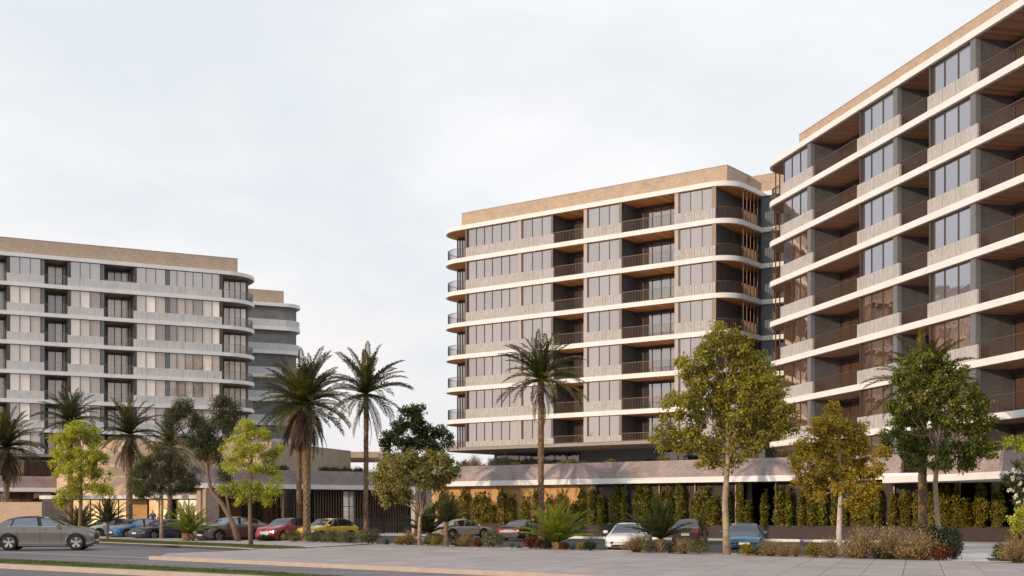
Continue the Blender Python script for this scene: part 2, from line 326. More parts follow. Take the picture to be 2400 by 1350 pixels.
# footpath: path strip, grass verge at the left, slabbed apron at the right
tipB = G(357,1304,.13); tipF = G(1299,1345,.13)
fd = (Vector(tipF)-Vector(tipB)).normalized()
def apron_front(k): p = Vector(tipB)+fd*k; return (p.x, p.y)
Z = .13
back_l = [G(372,1301,Z), G(393,1297,Z), G(470,1294,Z), G(540,1291,Z), G(600,1288.5,Z), G(655,1286.5,Z)]
verge_b = [G(228,1263.5,Z), G(300,1266,Z), G(400,1270,Z), G(540,1275.5,Z), G(640,1279.5,Z), G(716,1283,Z)]
verge_f = [G(655,1286.0,Z), G(600,1285.5,Z), G(540,1281.5,Z), G(400,1275.5,Z), G(300,1272,Z), G(228,1269,Z)]
base = [Q(-75,0)] + [Q(31,0), Q(90,0)] + [apron_front(75)] + [apron_front(0)] + back_l + [G(600,1287.6,Z), G(540,1284,Z), G(400,1278,Z), G(300,1274.5,Z), G(228,1271.5,Z), G(-300,1256.0,Z)]
pav = poly('footpath', base, -.012, .112, 'joint'); tag(pav, kind='structure')
# grass verge
def grass(name, pts, z, n, h, seed, label):
    r = random.Random(seed); b = MB()
    a = sum(p[0]*q[1]-q[0]*p[1] for p, q in zip(pts, pts[1:]+pts[:1]))
    if a < 0: pts = pts[::-1]
    b.prism(pts, z-.05, z+.02)
    xs = [p[0] for p in pts]; ys = [p[1] for p in pts]
    def inside(x, y):
        c = False
        for i in range(len(pts)):
            x1,y1 = pts[i]; x2,y2 = pts[i-1]
            if (y1>y) != (y2>y) and x < (x2-x1)*(y-y1)/(y2-y1)+x1: c = not c
        return c
    k = 0
    while k < n:
        x = r.uniform(min(xs), max(xs)); y = r.uniform(min(ys), max(ys))
        if not inside(x, y): continue
        k += 1; an = r.uniform(0, 6.28); wd = r.uniform(.012, .03); hh = h*r.uniform(.4, 1.2); lx = r.uniform(-.03,.03); ly = r.uniform(-.03,.03)
        b.add([(x-wd*math.cos(an), y-wd*math.sin(an), z), (x+wd*math.cos(an), y+wd*math.sin(an), z), (x+lx, y+ly, z+hh)], [(0,1,2)])
    return tag(b.obj(name, 'grass'), label, kind='stuff')
grass('grass_verge', verge_b+verge_f, .135, 14000, .07, 1, 'short grass strip between the footpath and the driveway kerb')
# kerb along the verge and the apron
def strip_kerb(pts, wd, z0, z1, m='kerb', name='kerb'):
    b = MB()
    for p, q in zip(pts, pts[1:]): b.bar((*p, (z0+z1)/2), (*q, (z0+z1)/2), wd, z1-z0)
    return tag(b.obj(name, m), kind='structure')
strip_kerb([G(228,1270.3,Z), G(300,1273.2,Z), G(400,1276.8,Z), G(540,1282.7,Z), G(600,1286.7,Z), G(655,1286.9,Z)], .16, -.01, .145)
strip_kerb([apron_front(-.05)]+[apron_front(k) for k in range(3, 80, 3)], .26, -.01, .146)
strip_kerb([Q(t,.02) for t in range(-75, 91, 3)], .14, .0, .155, 'kerb', 'bed_edging')
# near median: grass and kerb
mb_ = [G(-160,1303,Z), G(0,1311,Z), G(150,1318,Z), G(320,1326.5,Z), G(600,1340,Z), G(720,1348,Z), G(900,1358,Z)]
mf_ = [G(900,1364,Z), G(600,1347,Z), G(363,1336,Z), G(150,1326,Z), G(0,1319.5,Z), G(-160,1312,Z)]
grass('median_grass', mb_+mf_, .135, 16000, .06, 2, 'narrow grass median beside the road in the left foreground')
strip_kerb([G(-160,1314.5,Z), G(0,1322.5,Z), G(150,1329.5,Z), G(363,1339.5,Z), G(600,1351,Z), G(900,1370,Z)], .36, -.01, .15)
# concrete gutter line of the driveway and worn lane lines
b = MB()
for p, q in ((G(-120,1287.5), G(0,1293)), (G(0,1293), G(160,1299.5)), (G(160,1299.5), G(357,1308.5))): b.bar((*p,.006), (*q,.006), .30, .004)
tag(b.obj('gutter_line', 'concrete'), kind='structure')
b = MB()
for y0, y1, x0, x1 in ((1300,1303.5,100,190), (1308,1318,150,400), (1318.5,1330,330,640), (1290,1288,330,480), (1282,1287.5,240,430), (1343,1347,760,980)):
    b.bar((*G(x0,y0),.006), (*G(x1,y1),.006), .07, .004)
tag(b.obj('lane_marking', 'paint_worn'), kind='structure')
# slabs of the apron
def apron_q(t):   # q of the front edge at t
    a = Vector(tq(*apron_front(0))); c = Vector(tq(*apron_front(60)))
    return a.y+(c.y-a.y)*(t-a.x)/(c.x-a.x)
b_left = [tq(*p) for p in back_l]
def back_q(t):
    if t > b_left[-1][0]: return None
    for (t0,q0),(t1,q1) in zip(b_left, b_left[1:]):
        if t0 <= t <= t1: return q0+(q1-q0)*(t-t0)/(t1-t0)
    return 99
def apron_q(t):
    a = Vector(tqs(*apron_front(0))); c = Vector(tqs(*apron_front(60))); return a.y+(c.y-a.y)*(t-a.x)/(c.x-a.x)
tip_t, tip_q = tqs(*verge_b[-1]); tipB_t, tipB_q = tqs(*tipB)
bl_ = [tqs(*p) for p in back_l]
tl_end = bl_[-1][0]+.9
poly('paving_edge', [Qs(tipB_t+.4, tipB_q-.05)]+back_l[1:]+[Qs(tl_end, bl_[-1][1]), Qs(tl_end, apron_q(tl_end)-.14), Qs(tipB_t+.6, apron_q(tipB_t+.6)-.14)], .1122, .129, 'slab', pav)
poly('path_surface', [Qs(-75,.03), Qs(tip_t,.03), G(716,1283,Z), *verge_b[::-1], G(-300,1250.3,Z)], .1125, .130, 'path', pav)
poly('paving_edge', [G(716,1283.2,Z), Qs(tl_end+.02, bl_[-1][1]+.02), G(655,1286.3,Z)], .1122, .1285, 'slab', pav)
sw, sh = 1.30, 2.45; cells = []
t = tl_end
while t < 46:
    t1 = min(t+sw, tip_t) if t < tip_t-.05 else t+sw
    for j in range(0, 12):
        q0 = .10+j*sh; q1 = q0+sh
        lim = min(apron_q(t), apron_q(t1))-.14
        if t < tip_t-.05:
            if q1 < tip_q+.2: continue
            q0 = max(q0, tip_q+.04)
        if q0 > lim-.12: continue
        q1 = min(q1, lim); cells.append((t, t1, q0, q1, j))
    t = t1
print('cells', len(cells)); cells.sort(key=lambda c: (Vector(Qs((c[0]+c[1])/2, (c[2]+c[3])/2))).length)
r = random.Random(5); far = MB()
for idx, (t0, t1, q0, q1, j) in enumerate(cells):
    g = .011; zt = .130+r.uniform(-.0025,.0025)
    pts = [Qs(t0+g,q0+g), Qs(t1-g,q0+g), Qs(t1-g,q1-g), Qs(t0+g,q1-g)][::-1]
    a = sum(p[0]*q_[1]-q_[0]*p[1] for p, q_ in zip(pts, pts[1:]+pts[:1]))
    if a < 0: pts = pts[::-1]
    if idx < 295:
        b = MB(); b.prism(pts, .1125, zt); b.obj('paving_slab', 'slab', pav)
    else: far.prism(pts, .1125, zt)
tag(far.obj('paving_slabs', 'slab', pav), kind='stuff')
b = MB()
b.prism([Q(3.4,6.9), Q(3.4,7.1), Q(44,7.1), Q(44,6.9)], .1336, .1356)
tag(b.obj('pale_paving_line', 'slab_strip', pav), kind=None)
# car park kerb and wheel stops, bay lines
ks = MB()
s_end = KL.s(2190)
for s in range(-24, int(s_end), 2): ks.box(s, s+2, 0, .28, 0, .13)
k_ = ks.obj('car_park_kerb', 'concrete'); k_.location = (*KL.o, 0); k_.rotation_euler.z = KL.rz; tag(k_, kind='structure')
apr = MB(); apr.box(-24, int(s_end), .28, 2.2, 0, .128); k_ = apr.obj('kerb_paving', 'path'); k_.location = (*KL.o, 0); k_.rotation_euler.z = KL.rz; tag(k_, kind='structure')
wsm = MB(); wsm.box(0,2.1,0,.2,0,.15); wsm.box(.1,2.0,.03,.17,.15,.17); wsm = wsm.mesh('wheel_stop','wheel_stop')
near_words = ['behind the beige sedan', 'left of the dark sedan seen from behind', 'right of the dark sedan seen from behind', 'behind the large cycad', 'left of the white sedan', 'behind the white sedan', 'behind the dark green SUV', 'behind the blue sedan', 'right of the blue sedan', 'left of the white-trunked golden tree', 'right of the white-trunked golden tree', 'behind the tall brown spiky shrubs']
for i, px in enumerate((1045, 1150, 1215, 1330, 1420, 1490, 1590, 1700, 1810, 1910, 2010, 2090)):
    s = KL.s(px); x, y = KL.w(s, -.35)
    tag(put('wheel_stop', wsm, loc=(x,y,.004), rot=(0,0,KL.rz)), 'white concrete wheel stop %s' % near_words[i], 'wheel stop', 'wheel stops along the car park kerb')
b = MB()
for px in (1095, 1270, 1392, 1555, 1650, 1865, 2030):
    s = KL.s(px); p = KL.w(s,-.5); q = KL.w(s,-4.6); b.bar((*p,.011), (*q,.011), .11, .004)
tag(b.obj('bay_line', 'paint'), kind='structure')
# pale kerb island near the gate
strip_kerb([G(852,1253), G(935,1252.5), G(985,1264), G(1000,1270)], .35, 0, .14, 'pale_concrete')

# far hills
def hill(name, cx, cy, wx, wy, h, seed, label=None):
    r = random.Random(seed); n = 28; b = MB(); vs = []
    for i in range(n+1):
        for j in range(9):
            u = i/n*2-1; v = j/8*2-1
            hh = h*max(0, (1-u*u))**1.2*max(0, 1-v*v)*(1+.25*math.sin(u*9+seed)+.15*math.sin(u*23+seed*2))
            vs.append((cx+u*wx, cy+v*wy, hh-3))
    fs = [(i*9+j, (i+1)*9+j, (i+1)*9+j+1, i*9+j+1) for i in range(n) for j in range(8)]
    b.add(vs, fs); return tag(b.obj(name, 'hill', smooth=True), kind='structure')
hill('hills', -500, 6200, 1600, 800, 215, 1)

# ------------------------------------------------------------------ apartment towers
def rrect(x0, x1, y0, y1, rl=0, rr=0, n=22):
    p = []
    if rl:
        for k in range(n+1): a = math.pi+math.pi/2*k/n; p.append((x0+rl+rl*math.cos(a), y0+rl+rl*math.sin(a)))
    else: p.append((x0,y0))
    if rr:
        for k in range(n+1): a = -math.pi/2+math.pi/2*k/n; p.append((x1-rr+rr*math.cos(a), y0+rr+rr*math.sin(a)))
    else: p.append((x1,y0))
    return p+[(x1,y1),(x0,y1)]

def railing_meshes(path, h, m, step, key, kick=.06):
    """rail top and bottom plus upright flat bars along a plan path"""
    rb = MB()
    for p, q in zip(path, path[1:]):
        rb.bar((*p,h-.02), (*q,h-.02), .06, .035)
    bb = MB(); acc = 0
    for p, q in zip(path, path[1:]): bb.bar((*p,kick), (*q,kick), .045, .03)
    for p, q in zip(path, path[1:]):
        d = Vector(q)-Vector(p); ln = d.length; u = d/ln; k = acc
        while k < ln:
            c = Vector(p)+u*k; a = u*.009; w_ = Vector((-u.y,u.x))*.018
            v = [c-a-w_, c+a-w_, c+a+w_, c-a+w_]
            bb.prism([(t.x,t.y) for t in v], kick, h-.03); k += step
        acc = k-ln
    return rb.mesh('balcony_railing', m), bb.mesh('baluster', m)

def win_meshes(bounds, h, frame_m, depth=.10, gap=.035, transom=None):
    """frame with mullions (origin at local x=0) and one pane mesh per gap"""
    f = MB(); a, z = bounds[0], bounds[-1]
    f.box(a-.05, z+.05, 0, depth, h-.05, h); f.box(a-.05, z+.05, 0, depth, 0, .05)
    for x in bounds: f.box(x-gap, x+gap, -.012, depth-.012, .05, h-.05)
    if transom: f.box(a+gap, z-gap, .01, depth-.02, transom-.025, transom+.025)
    panes = []
    for p, q in zip(bounds, bounds[1:]):
        pm = MB(); pm.box(p+gap, q-gap, .035, .06, .05, h-.05); panes.append(pm)
    return f.mesh('window', frame_m), panes

def tower(t, label, cat, line, zroof, FH, nfl, SL, SR, rl, rr, depth, wins, recs, spans, rails, base, fins=None, body_lo=8.36, rail_m='rail_bronze', pmat='spandrel_brick',
          parapet=None, recess_wall='brick_dark', core_l=None, core_r=None, extra_rails=None, pane_rule=None, last_partial=True, soffit='soffit_wood_glow', skip_span=None, top_span=None, rail_step=.165, frame_m='bronze'):
    B = tag(empty(t, (*line.o, 0), line.rz), label, cat)
    FT = .42
    # slabs + soffits
    out_ = rrect(SL, SR, 0, depth, rl, rr)
    inn = rrect(SL+.22, SR-.22, .22, depth-.3, max(rl-.22,0), max(rr-.22,0))
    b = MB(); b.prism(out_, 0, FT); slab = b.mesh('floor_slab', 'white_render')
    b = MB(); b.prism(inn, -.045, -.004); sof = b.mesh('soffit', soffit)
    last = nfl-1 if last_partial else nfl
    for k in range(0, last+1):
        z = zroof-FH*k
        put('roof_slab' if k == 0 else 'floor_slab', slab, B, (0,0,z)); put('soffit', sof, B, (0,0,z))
    zb = body_lo
    if last_partial:
        b = MB(); b.prism(rrect(SL+.1, SR-.1, .14, depth-.1, max(rl-.1,0), max(rr-.1,0)), zb-.30, zb); b.obj('base_soffit', 'soffit_plain', B)
        rim = MB()
    # core and partitions
    cl = core_l if core_l is not None else SL+.6; cr = core_r if core_r is not None else SR-.6
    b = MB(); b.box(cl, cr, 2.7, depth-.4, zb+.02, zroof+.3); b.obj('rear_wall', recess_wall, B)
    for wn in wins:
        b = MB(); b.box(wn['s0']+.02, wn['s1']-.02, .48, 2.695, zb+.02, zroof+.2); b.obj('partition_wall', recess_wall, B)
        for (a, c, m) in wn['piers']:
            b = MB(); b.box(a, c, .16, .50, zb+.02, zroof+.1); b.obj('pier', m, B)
    # windows
    wh = FH-FT-.80
    for wi, wn in enumerate(wins):
        for g, bounds in enumerate(wn['panes']):
            fm, pms = win_meshes([x-bounds[0] for x in bounds], wh, frame_m)
            cache = {}
            for k in range(1, nfl+1):
                z = zroof-FH*k+FT+.80
                wo = put('window', fm, B, (bounds[0], .30, z))
                for pi, pm in enumerate(pms):
                    mname = pane_rule(wi, g, pi, k)
                    if (pi, mname) not in cache: cache[(pi, mname)] = pm.mesh('pane', mname)
                    put('pane', cache[(pi, mname)], wo)
    # recess doors
    for (a, c, n, dm) in recs:
        wd = (c-a)/n; fm, pms = win_meshes([i*wd for i in range(n+1)], 2.45, 'dark_frame', gap=.045)
        pmm = [pm.mesh('pane', dm) for pm in pms]
        for k in range(1, nfl+1):
            z = zroof-FH*k+FT
            if z < zb: z = zb+.02
            wo = put('sliding_door', fm, B, (a, 2.58, z+.05))
            for pm in pmm: put('pane', pm, wo)
    # spandrels of upright brick panels
    rs = random.Random(len(t))
    def spandrel(a, c, h):
        b = MB(); x = a; n = max(1, round((c-a)/.29)); st = (c-a)/n
        b.box(a, c, .12, .30, 0, h)
        for i in range(n):
            d = rs.uniform(0, .03); b.box(a+i*st+.009, a+(i+1)*st-.009, .065+d, .119, .0, h+.012)
        b.box(a, c, .10, .32, h+.0125, h+.035)
        return b
    for (a, c) in spans:
        me = spandrel(a, c, .90).mesh('spandrel', pmat)
        for k in range(1, last+1):
            if top_span and k == 1 and (a, c) in top_span.get('skip', []): continue
            put('spandrel', me, B, (0, 0, zroof-FH*k+FT+.001))
        if last_partial:
            h = zroof-FH*nfl+FT+.9-zb
            put('spandrel', spandrel(a, c, h).mesh('spandrel', pmat), B, (0,0,zb+.001))
    if top_span:
        for (a, c) in top_span['add']: put('spandrel', spandrel(a, c, .90).mesh('spandrel', pmat), B, (0,0,zroof-FH+FT+.001))
    for path in rails:
        rm, bm = railing_meshes(path, 1.05, rail_m, rail_step, t)
        for k in range(1, last+1):
            ro = put('balcony_railing', rm, B, (0,0,zroof-FH*k+FT)); tag(put('baluster', bm, ro), kind='stuff')
        if last_partial:
            rm, bm = railing_meshes(path, .72, rail_m, rail_step, t)
            ro = put('balcony_railing', rm, B, (0,0,zb)); tag(put('baluster', bm, ro), kind='stuff')
    if parapet:
        (x0, x1, off, zt) = parapet
        b = MB(); b.box(x0, x1, off, depth-1.0, zroof+.43, zt); b.obj('parapet', 'brick_tan', B)
        b = MB(); b.box(x0-.03, x1+.03, off-.03, depth-.97, zt+.001, zt+.05); b.obj('parapet_coping', 'brick_tan', B)
    if fins:
        for (x, y, kmin, kmax) in fins:
            f = MB(); f.box(x-.02, x+.02, y-.05, y+.05, 0, FH-FT)
            me = f.mesh('screen_fin', 'fin_wood')
            for k in range(kmin, kmax+1): put('screen_fin', me, B, (0,0,zroof-FH*k+FT))
    return B
def ss(line, *px, off=.3): return [line.s(p, off) for p in px]
def spn(line, a, b, off=.065): return (line.s(a,off), line.s(b,off))
def arc(cx, cy, r, a0, a1, n=14): return [(cx+r*math.cos(a0+(a1-a0)*k/n), cy+r*math.sin(a0+(a1-a0)*k/n)) for k in range(n+1)]
ZR = 29.95
# ---- middle tower
mat('fin_wood', (.24, .12, .06), .5)
M = ML
SR_ = M.s(1718); SL_ = M.s(1041)-1.3
print('M', SL_, SR_)
wins = [dict(s0=M.s(1094,.3), s1=M.s(1298,.3), panes=[ss(M,1098,1116,1135,1153.5,1175,1194,1214), ss(M,1225,1247.5,1270,1292)], piers=[(*ss(M,1092.5,1096.8),'bronze'), (*ss(M,1215.5,1223.5),'pale_pier'), (*ss(M,1293.5,1298),'bronze')]),
        dict(s0=M.s(1370.5,.3), s1=M.s(1459,.3), panes=[ss(M,1379,1404,1428,1451.5)], piers=[(*ss(M,1370,1377.7),'pale_pier'), (*ss(M,1453,1459),'bronze')]),
        dict(s0=M.s(1583,.3), s1=M.s(1680,.3), panes=[ss(M,1593,1618,1645,1669.5)], piers=[(*ss(M,1583,1591.5),'pale_pier'), (*ss(M,1671,1680),'bronze')])]
spans = [spn(M,1091,1297), spn(M,1368,1456.5), spn(M,1580,1676.5)]
r0 = 2.9
la = arc(SL_+r0, r0, r0-.2, math.pi*1.02, 1.5*math.pi)
rails = [[(la[0][0], 6.0)]+la+[(M.s(1090.5,.2), .2)], [(M.s(1297.5,.2),.2),(M.s(1367.5,.2),.2)], [(M.s(1457,.2),.2),(M.s(1579.5,.2),.2)],
         [(M.s(1677,.2),.2)]+arc(SR_-2.2, 2.2, 2.0, -math.pi/2, 0)+[(SR_-.2, 5.8)]]
recs = [(M.s(1300,2.6), M.s(1369,2.6)+.9, 4, 'glass_door'), (M.s(1466,2.6), M.s(1584,2.6)+.4, 6, 'glass_door'), (M.s(1690,2.6), SR_-1.9, 3, 'glass_door'), (SL_+.9, M.s(1092,2.6)-.1, 3, 'glass_door')]
fins = [(SR_-.12, y, 1, 7) for y in (2.2, 2.9, 3.6, 4.3, 5.0)]
def pr_m(wi, g, pi, k):
    return 'glass_sky'
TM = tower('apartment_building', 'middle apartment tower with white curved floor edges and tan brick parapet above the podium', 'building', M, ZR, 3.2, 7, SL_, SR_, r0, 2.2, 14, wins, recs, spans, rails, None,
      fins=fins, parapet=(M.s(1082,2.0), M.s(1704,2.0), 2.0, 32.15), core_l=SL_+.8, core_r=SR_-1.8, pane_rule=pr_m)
# link behind the middle tower's corner
b = MB(); b.box(SR_-1.2, SR_+12, 6.6, 13.5, 8.4, 30.1); b.obj('link_wall', 'brick_dark', TM)
b = MB(); b.box(SR_-.2, SR_+1.0, 5.9, 7.2, 8.4, 30.0); b.obj('corner_pier', 'grey_pier', TM)
b = MB(); b.box(SR_-2.5, SR_+12, 6.1, 13.4, 30.39, 32.0); b.obj('link_parapet', 'brick_tan', TM)
for k in range(0, 7): b = MB(); b.box(SR_-.01, SR_+9, 5.7, 6.9, 0, .40); b.obj('link_slab', 'white_render', TM, loc=(0,0,ZR-3.2*k+.01))
# set-back glazed storey below the tower
b = MB(); b.box(SL_+1.5, SR_+16, 8.0, 12, 5.0, 8.05); b.obj('setback_wall', 'grey_pier', TM)
fm, pms = win_meshes([i*1.5 for i in range(8)], 2.7, 'dark_frame'); gm = [p.mesh('pane','glass_dark') for p in pms]
for s0 in (SL_+1.8, SL_+22, SL_+33.5):
    wo = put('window', fm, TM, (s0, 7.88, 5.2))
    for g_ in gm: put('pane', g_, wo)

# ---- right tower
RL = Line(1902, 94.3, vp=538)
Rr = RL
SLr = Rr.s(1812)-2.7; SRr = Rr.s(2400)+17
print('R', SLr, SRr, Rr.s(2400))
s_a = Rr.s(2291,.3); pitchr = Rr.s(2291,.3)-Rr.s(2107,.3)
wins = [dict(s0=Rr.s(1836,.3), s1=Rr.s(1904,.3), panes=[ss(Rr,1837.5,1856,1875.4,1894.5)], piers=[(*ss(Rr,1896,1904),'grey_pier')]),
        dict(s0=Rr.s(2019,.3), s1=Rr.s(2107.5,.3), panes=[ss(Rr,2022,2042,2069,2096)], piers=[(*ss(Rr,2019,2021),'bronze'),(*ss(Rr,2097.5,2107.5),'grey_pier')]),
        dict(s0=Rr.s(2182,.3), s1=Rr.s(2291.5,.3), panes=[ss(Rr,2186.5,2213.5,2245.5,2277)], piers=[(*ss(Rr,2182,2185.5),'bronze'),(*ss(Rr,2279,2291.5),'grey_pier')]),
        dict(s0=Rr.s(2450,.3), s1=Rr.s(2600,.3), panes=[ss(Rr,2456,2500,2540,2580)], piers=[(*ss(Rr,2450,2455),'bronze'),(*ss(Rr,2582,2600),'grey_pier')])]
spans = [spn(Rr,1829,1903), spn(Rr,2008,2106.5), spn(Rr,2172.5,2290), spn(Rr,2436,2598)]
rl0 = 2.6
la = arc(SLr+rl0, rl0, rl0-.2, math.pi, 1.5*math.pi)
rails = [[(la[0][0], 6.0)]+la+[(Rr.s(1828.5,.2), .2)], [(Rr.s(1903.5,.2),.2),(Rr.s(2007.5,.2),.2)], [(Rr.s(2107.5,.2),.2),(Rr.s(2172,.2),.2)], [(Rr.s(2292,.2),.2),(Rr.s(2435,.2),.2)]]
recs = [(Rr.s(1904,.3)+.2, Rr.s(2019,.3)-.3, 5, 'glass_bronze'), (Rr.s(2107,.3)+.2, Rr.s(2182,.3)-.2, 3, 'glass_bronze'), (Rr.s(2291,.3)+.3, Rr.s(2450,.3)-.3, 5, 'glass_bronze'), (SLr+.8, Rr.s(1835,.3)-.1, 2, 'glass_door')]
fins = [(SLr+.12, y, 1, 8) for y in (2.6, 3.1, 3.6, 4.1, 4.6, 5.1, 5.6)] + [(SLr+rl0+(rl0-.12)*math.cos(a), rl0+(rl0-.12)*math.sin(a), 1, 8) for a in (math.pi*1.05, math.pi*1.12, math.pi*1.19)]
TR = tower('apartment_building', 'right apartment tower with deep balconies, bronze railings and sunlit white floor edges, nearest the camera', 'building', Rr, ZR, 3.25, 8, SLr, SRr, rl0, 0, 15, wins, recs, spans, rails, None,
      fins=fins, parapet=(Rr.s(1873,2.2), SRr-1, 2.2, 32.45), core_l=SLr+.7, core_r=SRr-.5, body_lo=4.0, last_partial=False, pane_rule=lambda wi,g,pi,k: 'glass_blue' if k < 5+(wi<1)*(-2)+(wi==2) or (pi == 0 and k < 4) else 'glass_bronze', rail_m='rail_bronze', rail_step=.16, soffit='soffit_brown')  # lower panes carry the painted brown reflection of the middle tower

# ---- left tower
LL = Line(0, 136.3, vp=6968)
Lt = LL
SRl = Lt.s(598)+.9; SLl = Lt.s(-260)
print('L', SLl, SRl)
wins = [dict(s0=Lt.s(-90,.3), s1=Lt.s(-52,.3), panes=[ss(Lt,-88,-70,-54)], piers=[]),
        dict(s0=Lt.s(16,.3), s1=Lt.s(104,.3), panes=[ss(Lt,23,46.5,71,95.5)], piers=[(*ss(Lt,16,22),'bronze'), (*ss(Lt,96.8,104),'grey_pier')]),
        dict(s0=Lt.s(159,.3), s1=Lt.s(244,.3), panes=[ss(Lt,165.5,188,211,235.5)], piers=[(*ss(Lt,159,164.6),'bronze'), (*ss(Lt,236.8,244),'grey_pier')]),
        dict(s0=Lt.s(313.5,.3), s1=Lt.s(521.5,.3), panes=[ss(Lt,320,342.5,365,388), ss(Lt,397.5,415,434,452.6,475,497,515)], piers=[(*ss(Lt,313.5,319.2),'bronze'), (*ss(Lt,389,396.5),'grey_pier'), (*ss(Lt,516,521.5),'bronze')])]
spans = [spn(Lt,-95,-48), spn(Lt,16,104), spn(Lt,159,243.5), spn(Lt,313.5,520.5)]
rr0 = 4.2
ra = arc(SRl-rr0, rr0, rr0-.2, -math.pi/2, .02)
rails = [[(Lt.s(-47.5,.2),.2),(Lt.s(15.5,.2),.2)], [(Lt.s(104.5,.2),.2),(Lt.s(158.5,.2),.2)], [(Lt.s(244,.2),.2),(Lt.s(313,.2),.2)], [(Lt.s(521,.2),.2)]+ra+[(SRl-.2, 6)]]
recs = [(Lt.s(-45,2.6), Lt.s(14,2.6), 3, 'glass_curtain'), (Lt.s(112,2.6), Lt.s(157,2.6)+.3, 3, 'glass_curtain'), (Lt.s(252,2.6), Lt.s(311,2.6)+.3, 4, 'glass_curtain'), (Lt.s(524,2.6), SRl-1.3, 4, 'glass_curtain')]
def pr_l(wi, g, pi, k):
    if k == 1: return 'glass_sky'
    if wi == 3 and g == 0: return 'glass_curtain' if pi < 2 else 'glass_blind'
    if wi == 3: return 'glass_curtain' if pi > 3 else 'glass_blind'
    return 'glass_curtain' if pi < 2 else 'glass_blind'
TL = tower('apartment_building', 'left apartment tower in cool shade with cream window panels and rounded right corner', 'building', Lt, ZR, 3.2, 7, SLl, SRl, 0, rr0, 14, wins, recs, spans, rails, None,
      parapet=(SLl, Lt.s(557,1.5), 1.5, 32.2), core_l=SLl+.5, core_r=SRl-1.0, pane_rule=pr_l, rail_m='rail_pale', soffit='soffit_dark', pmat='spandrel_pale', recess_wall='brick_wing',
      top_span=dict(skip=[spans[2], spans[3]], add=[(spans[2][0], spans[3][1])]))
b = MB(); b.box(SLl+2, SRl-2, 4.0, 9, 5.0, 8.05); b.obj('setback_wall', 'grey_pier', TL)
fm, pms = win_meshes([i*2.0 for i in range(10)], 2.7, 'dark_frame'); gm = [p.mesh('pane','glass_red') for p in pms]
wo = put('window', fm, TL, (Lt.s(0,4)-3, 3.88, 5.2))
for g_ in gm: put('pane', g_, wo)

# ---- rear wing behind the left tower
WL = Line(600, 167, vp=7600)
W = tag(empty('apartment_wing', (*WL.o, 0), WL.rz), 'grey brick rear wing with pale banded floors between the left tower and the sky', 'building')
x1 = WL.s(702)+.65
b = MB(); b.prism(rrect(-22, x1-.5, .5, 14, 0, 2.0), 5, 29.6); b.obj('wall', 'brick_wing', W)
b = MB(); b.prism(rrect(-22, x1, 0, 14.5, 0, 2.4), 0, .45); slab = b.mesh('floor_slab', 'white_render')
pan = MB(); n = int((x1-.3+22)/.31)
pan.prism(rrect(-22, x1-.1, .1, 14.3, 0, 2.3), 0, .95)
for i in range(n): pan.box(-21.9+i*.31, -21.9+i*.31+.285, .07-random.random()*.02, .099, 0, .96) if -21.9+i*.31+.3 < x1-2.3 else None
pan = pan.mesh('spandrel', 'spandrel_pale')
for k in range(0, 8):
    z = 29.6-3.2*k; put('floor_slab', slab, W, (0,0,z))
    if k: put('spandrel', pan, W, (0,0,z+.451))
b = MB(); b.box(-20, WL.s(665,1.2), 1.2, 12, 30.051, 31.9); b.obj('parapet', 'brick_tan', W)
# ------------------------------------------------------------------ podium and ground floor buildings
brick_mat('brick_peach_glow', (.60, .36, .15), (.66, .42, .20), (.5, .32, .15), bw=.5, bh=.15, big=.05)  # peach brick made more orange so the wall's sun glow sits in its colour
mat('mesh_screen', (.048, .036, .034), .7, noise=(40, .5))
mat('dark_room', (.02, .018, .02), .9)  # near-black colour stands in for the shade of the unlit interior
mat('bronze_slat', (.20, .14, .10), .5, metal=.2)
PB = tag(empty('podium_building', (*PL.o, 0), PL.rz), 'long two storey podium with white band, sloping brick parapet and dark parking level', 'building')
xl = PL.s(978); xr = PL.s(2480)
b = MB(); b.prism(rrect(xl, xr, 0, 30, 2.4, 0), 4.03, 4.42); b.obj('white_band', 'white_render', PB)
# parapet leaning slightly back towards its top
def lean(x0, x1, rl, z0, z1, d, thick, m, name, parent, rr=0):
    p0 = rrect(x0, x1, .03, 8, rl, rr)[:-2]; b = MB(); n = len(p0)
    cx = (x0+x1)/2
    outer0 = p0; 
    def inset(pts, k):
        o = []
        for i, p in enumerate(pts):
            a = Vector(pts[max(i-1,0)]); c = Vector(pts[min(i+1,n-1)]); t = (c-a).normalized(); nn = Vector((-t.y, t.x)); q = Vector(p)+nn*k; o.append((q.x,q.y))
        return o
    o1 = inset(p0, d); i0 = inset(p0, thick); i1 = inset(p0, thick+d)
    vs = [(*p,z0) for p in outer0]+[(*p,z1) for p in o1]+[(*p,z0) for p in i0]+[(*p,z1) for p in i1]
    fs = []
    for i in range(n-1):
        fs += [(i,i+1,n+i+1,n+i), (n+i,n+i+1,3*n+i+1,3*n+i), (2*n+i+1,2*n+i,3*n+i,3*n+i+1)]
    fs += [(0,n,3*n,2*n), (n-1,3*n-1,4*n-1,2*n-1)]
    b.add(vs, fs); return b.obj(name, m, parent)
lean(xl, PL.s(2110), 2.4, 4.42, 5.64, .35, .5, 'brick_grey', 'parapet', PB)
lean(PL.s(2160), xr, 0, 4.42, 5.5, .35, .5, 'brick_grey', 'parapet', PB)
b = MB(); b.box(xl+1, xr, 3, 27, 4.421, 4.6); b.obj('terrace', 'concrete', PB)
b = MB(); b.box(PL.s(1012,1.0), PL.s(1372), 1.0, 2.2, 0, 4.02); b.obj('wall', 'brick_peach_glow', PB)
b = MB(); b.box(PL.s(966,1.6), PL.s(1012,1.0)-.02, 1.6, 2.1, 0, 4.02); b.obj('wall', 'brick_dark', PB)
b = MB(); b.box(PL.s(1372)+.01, xr, 9, 9.4, 0, 4.02); b.obj('rear_wall', 'dark_room', PB)
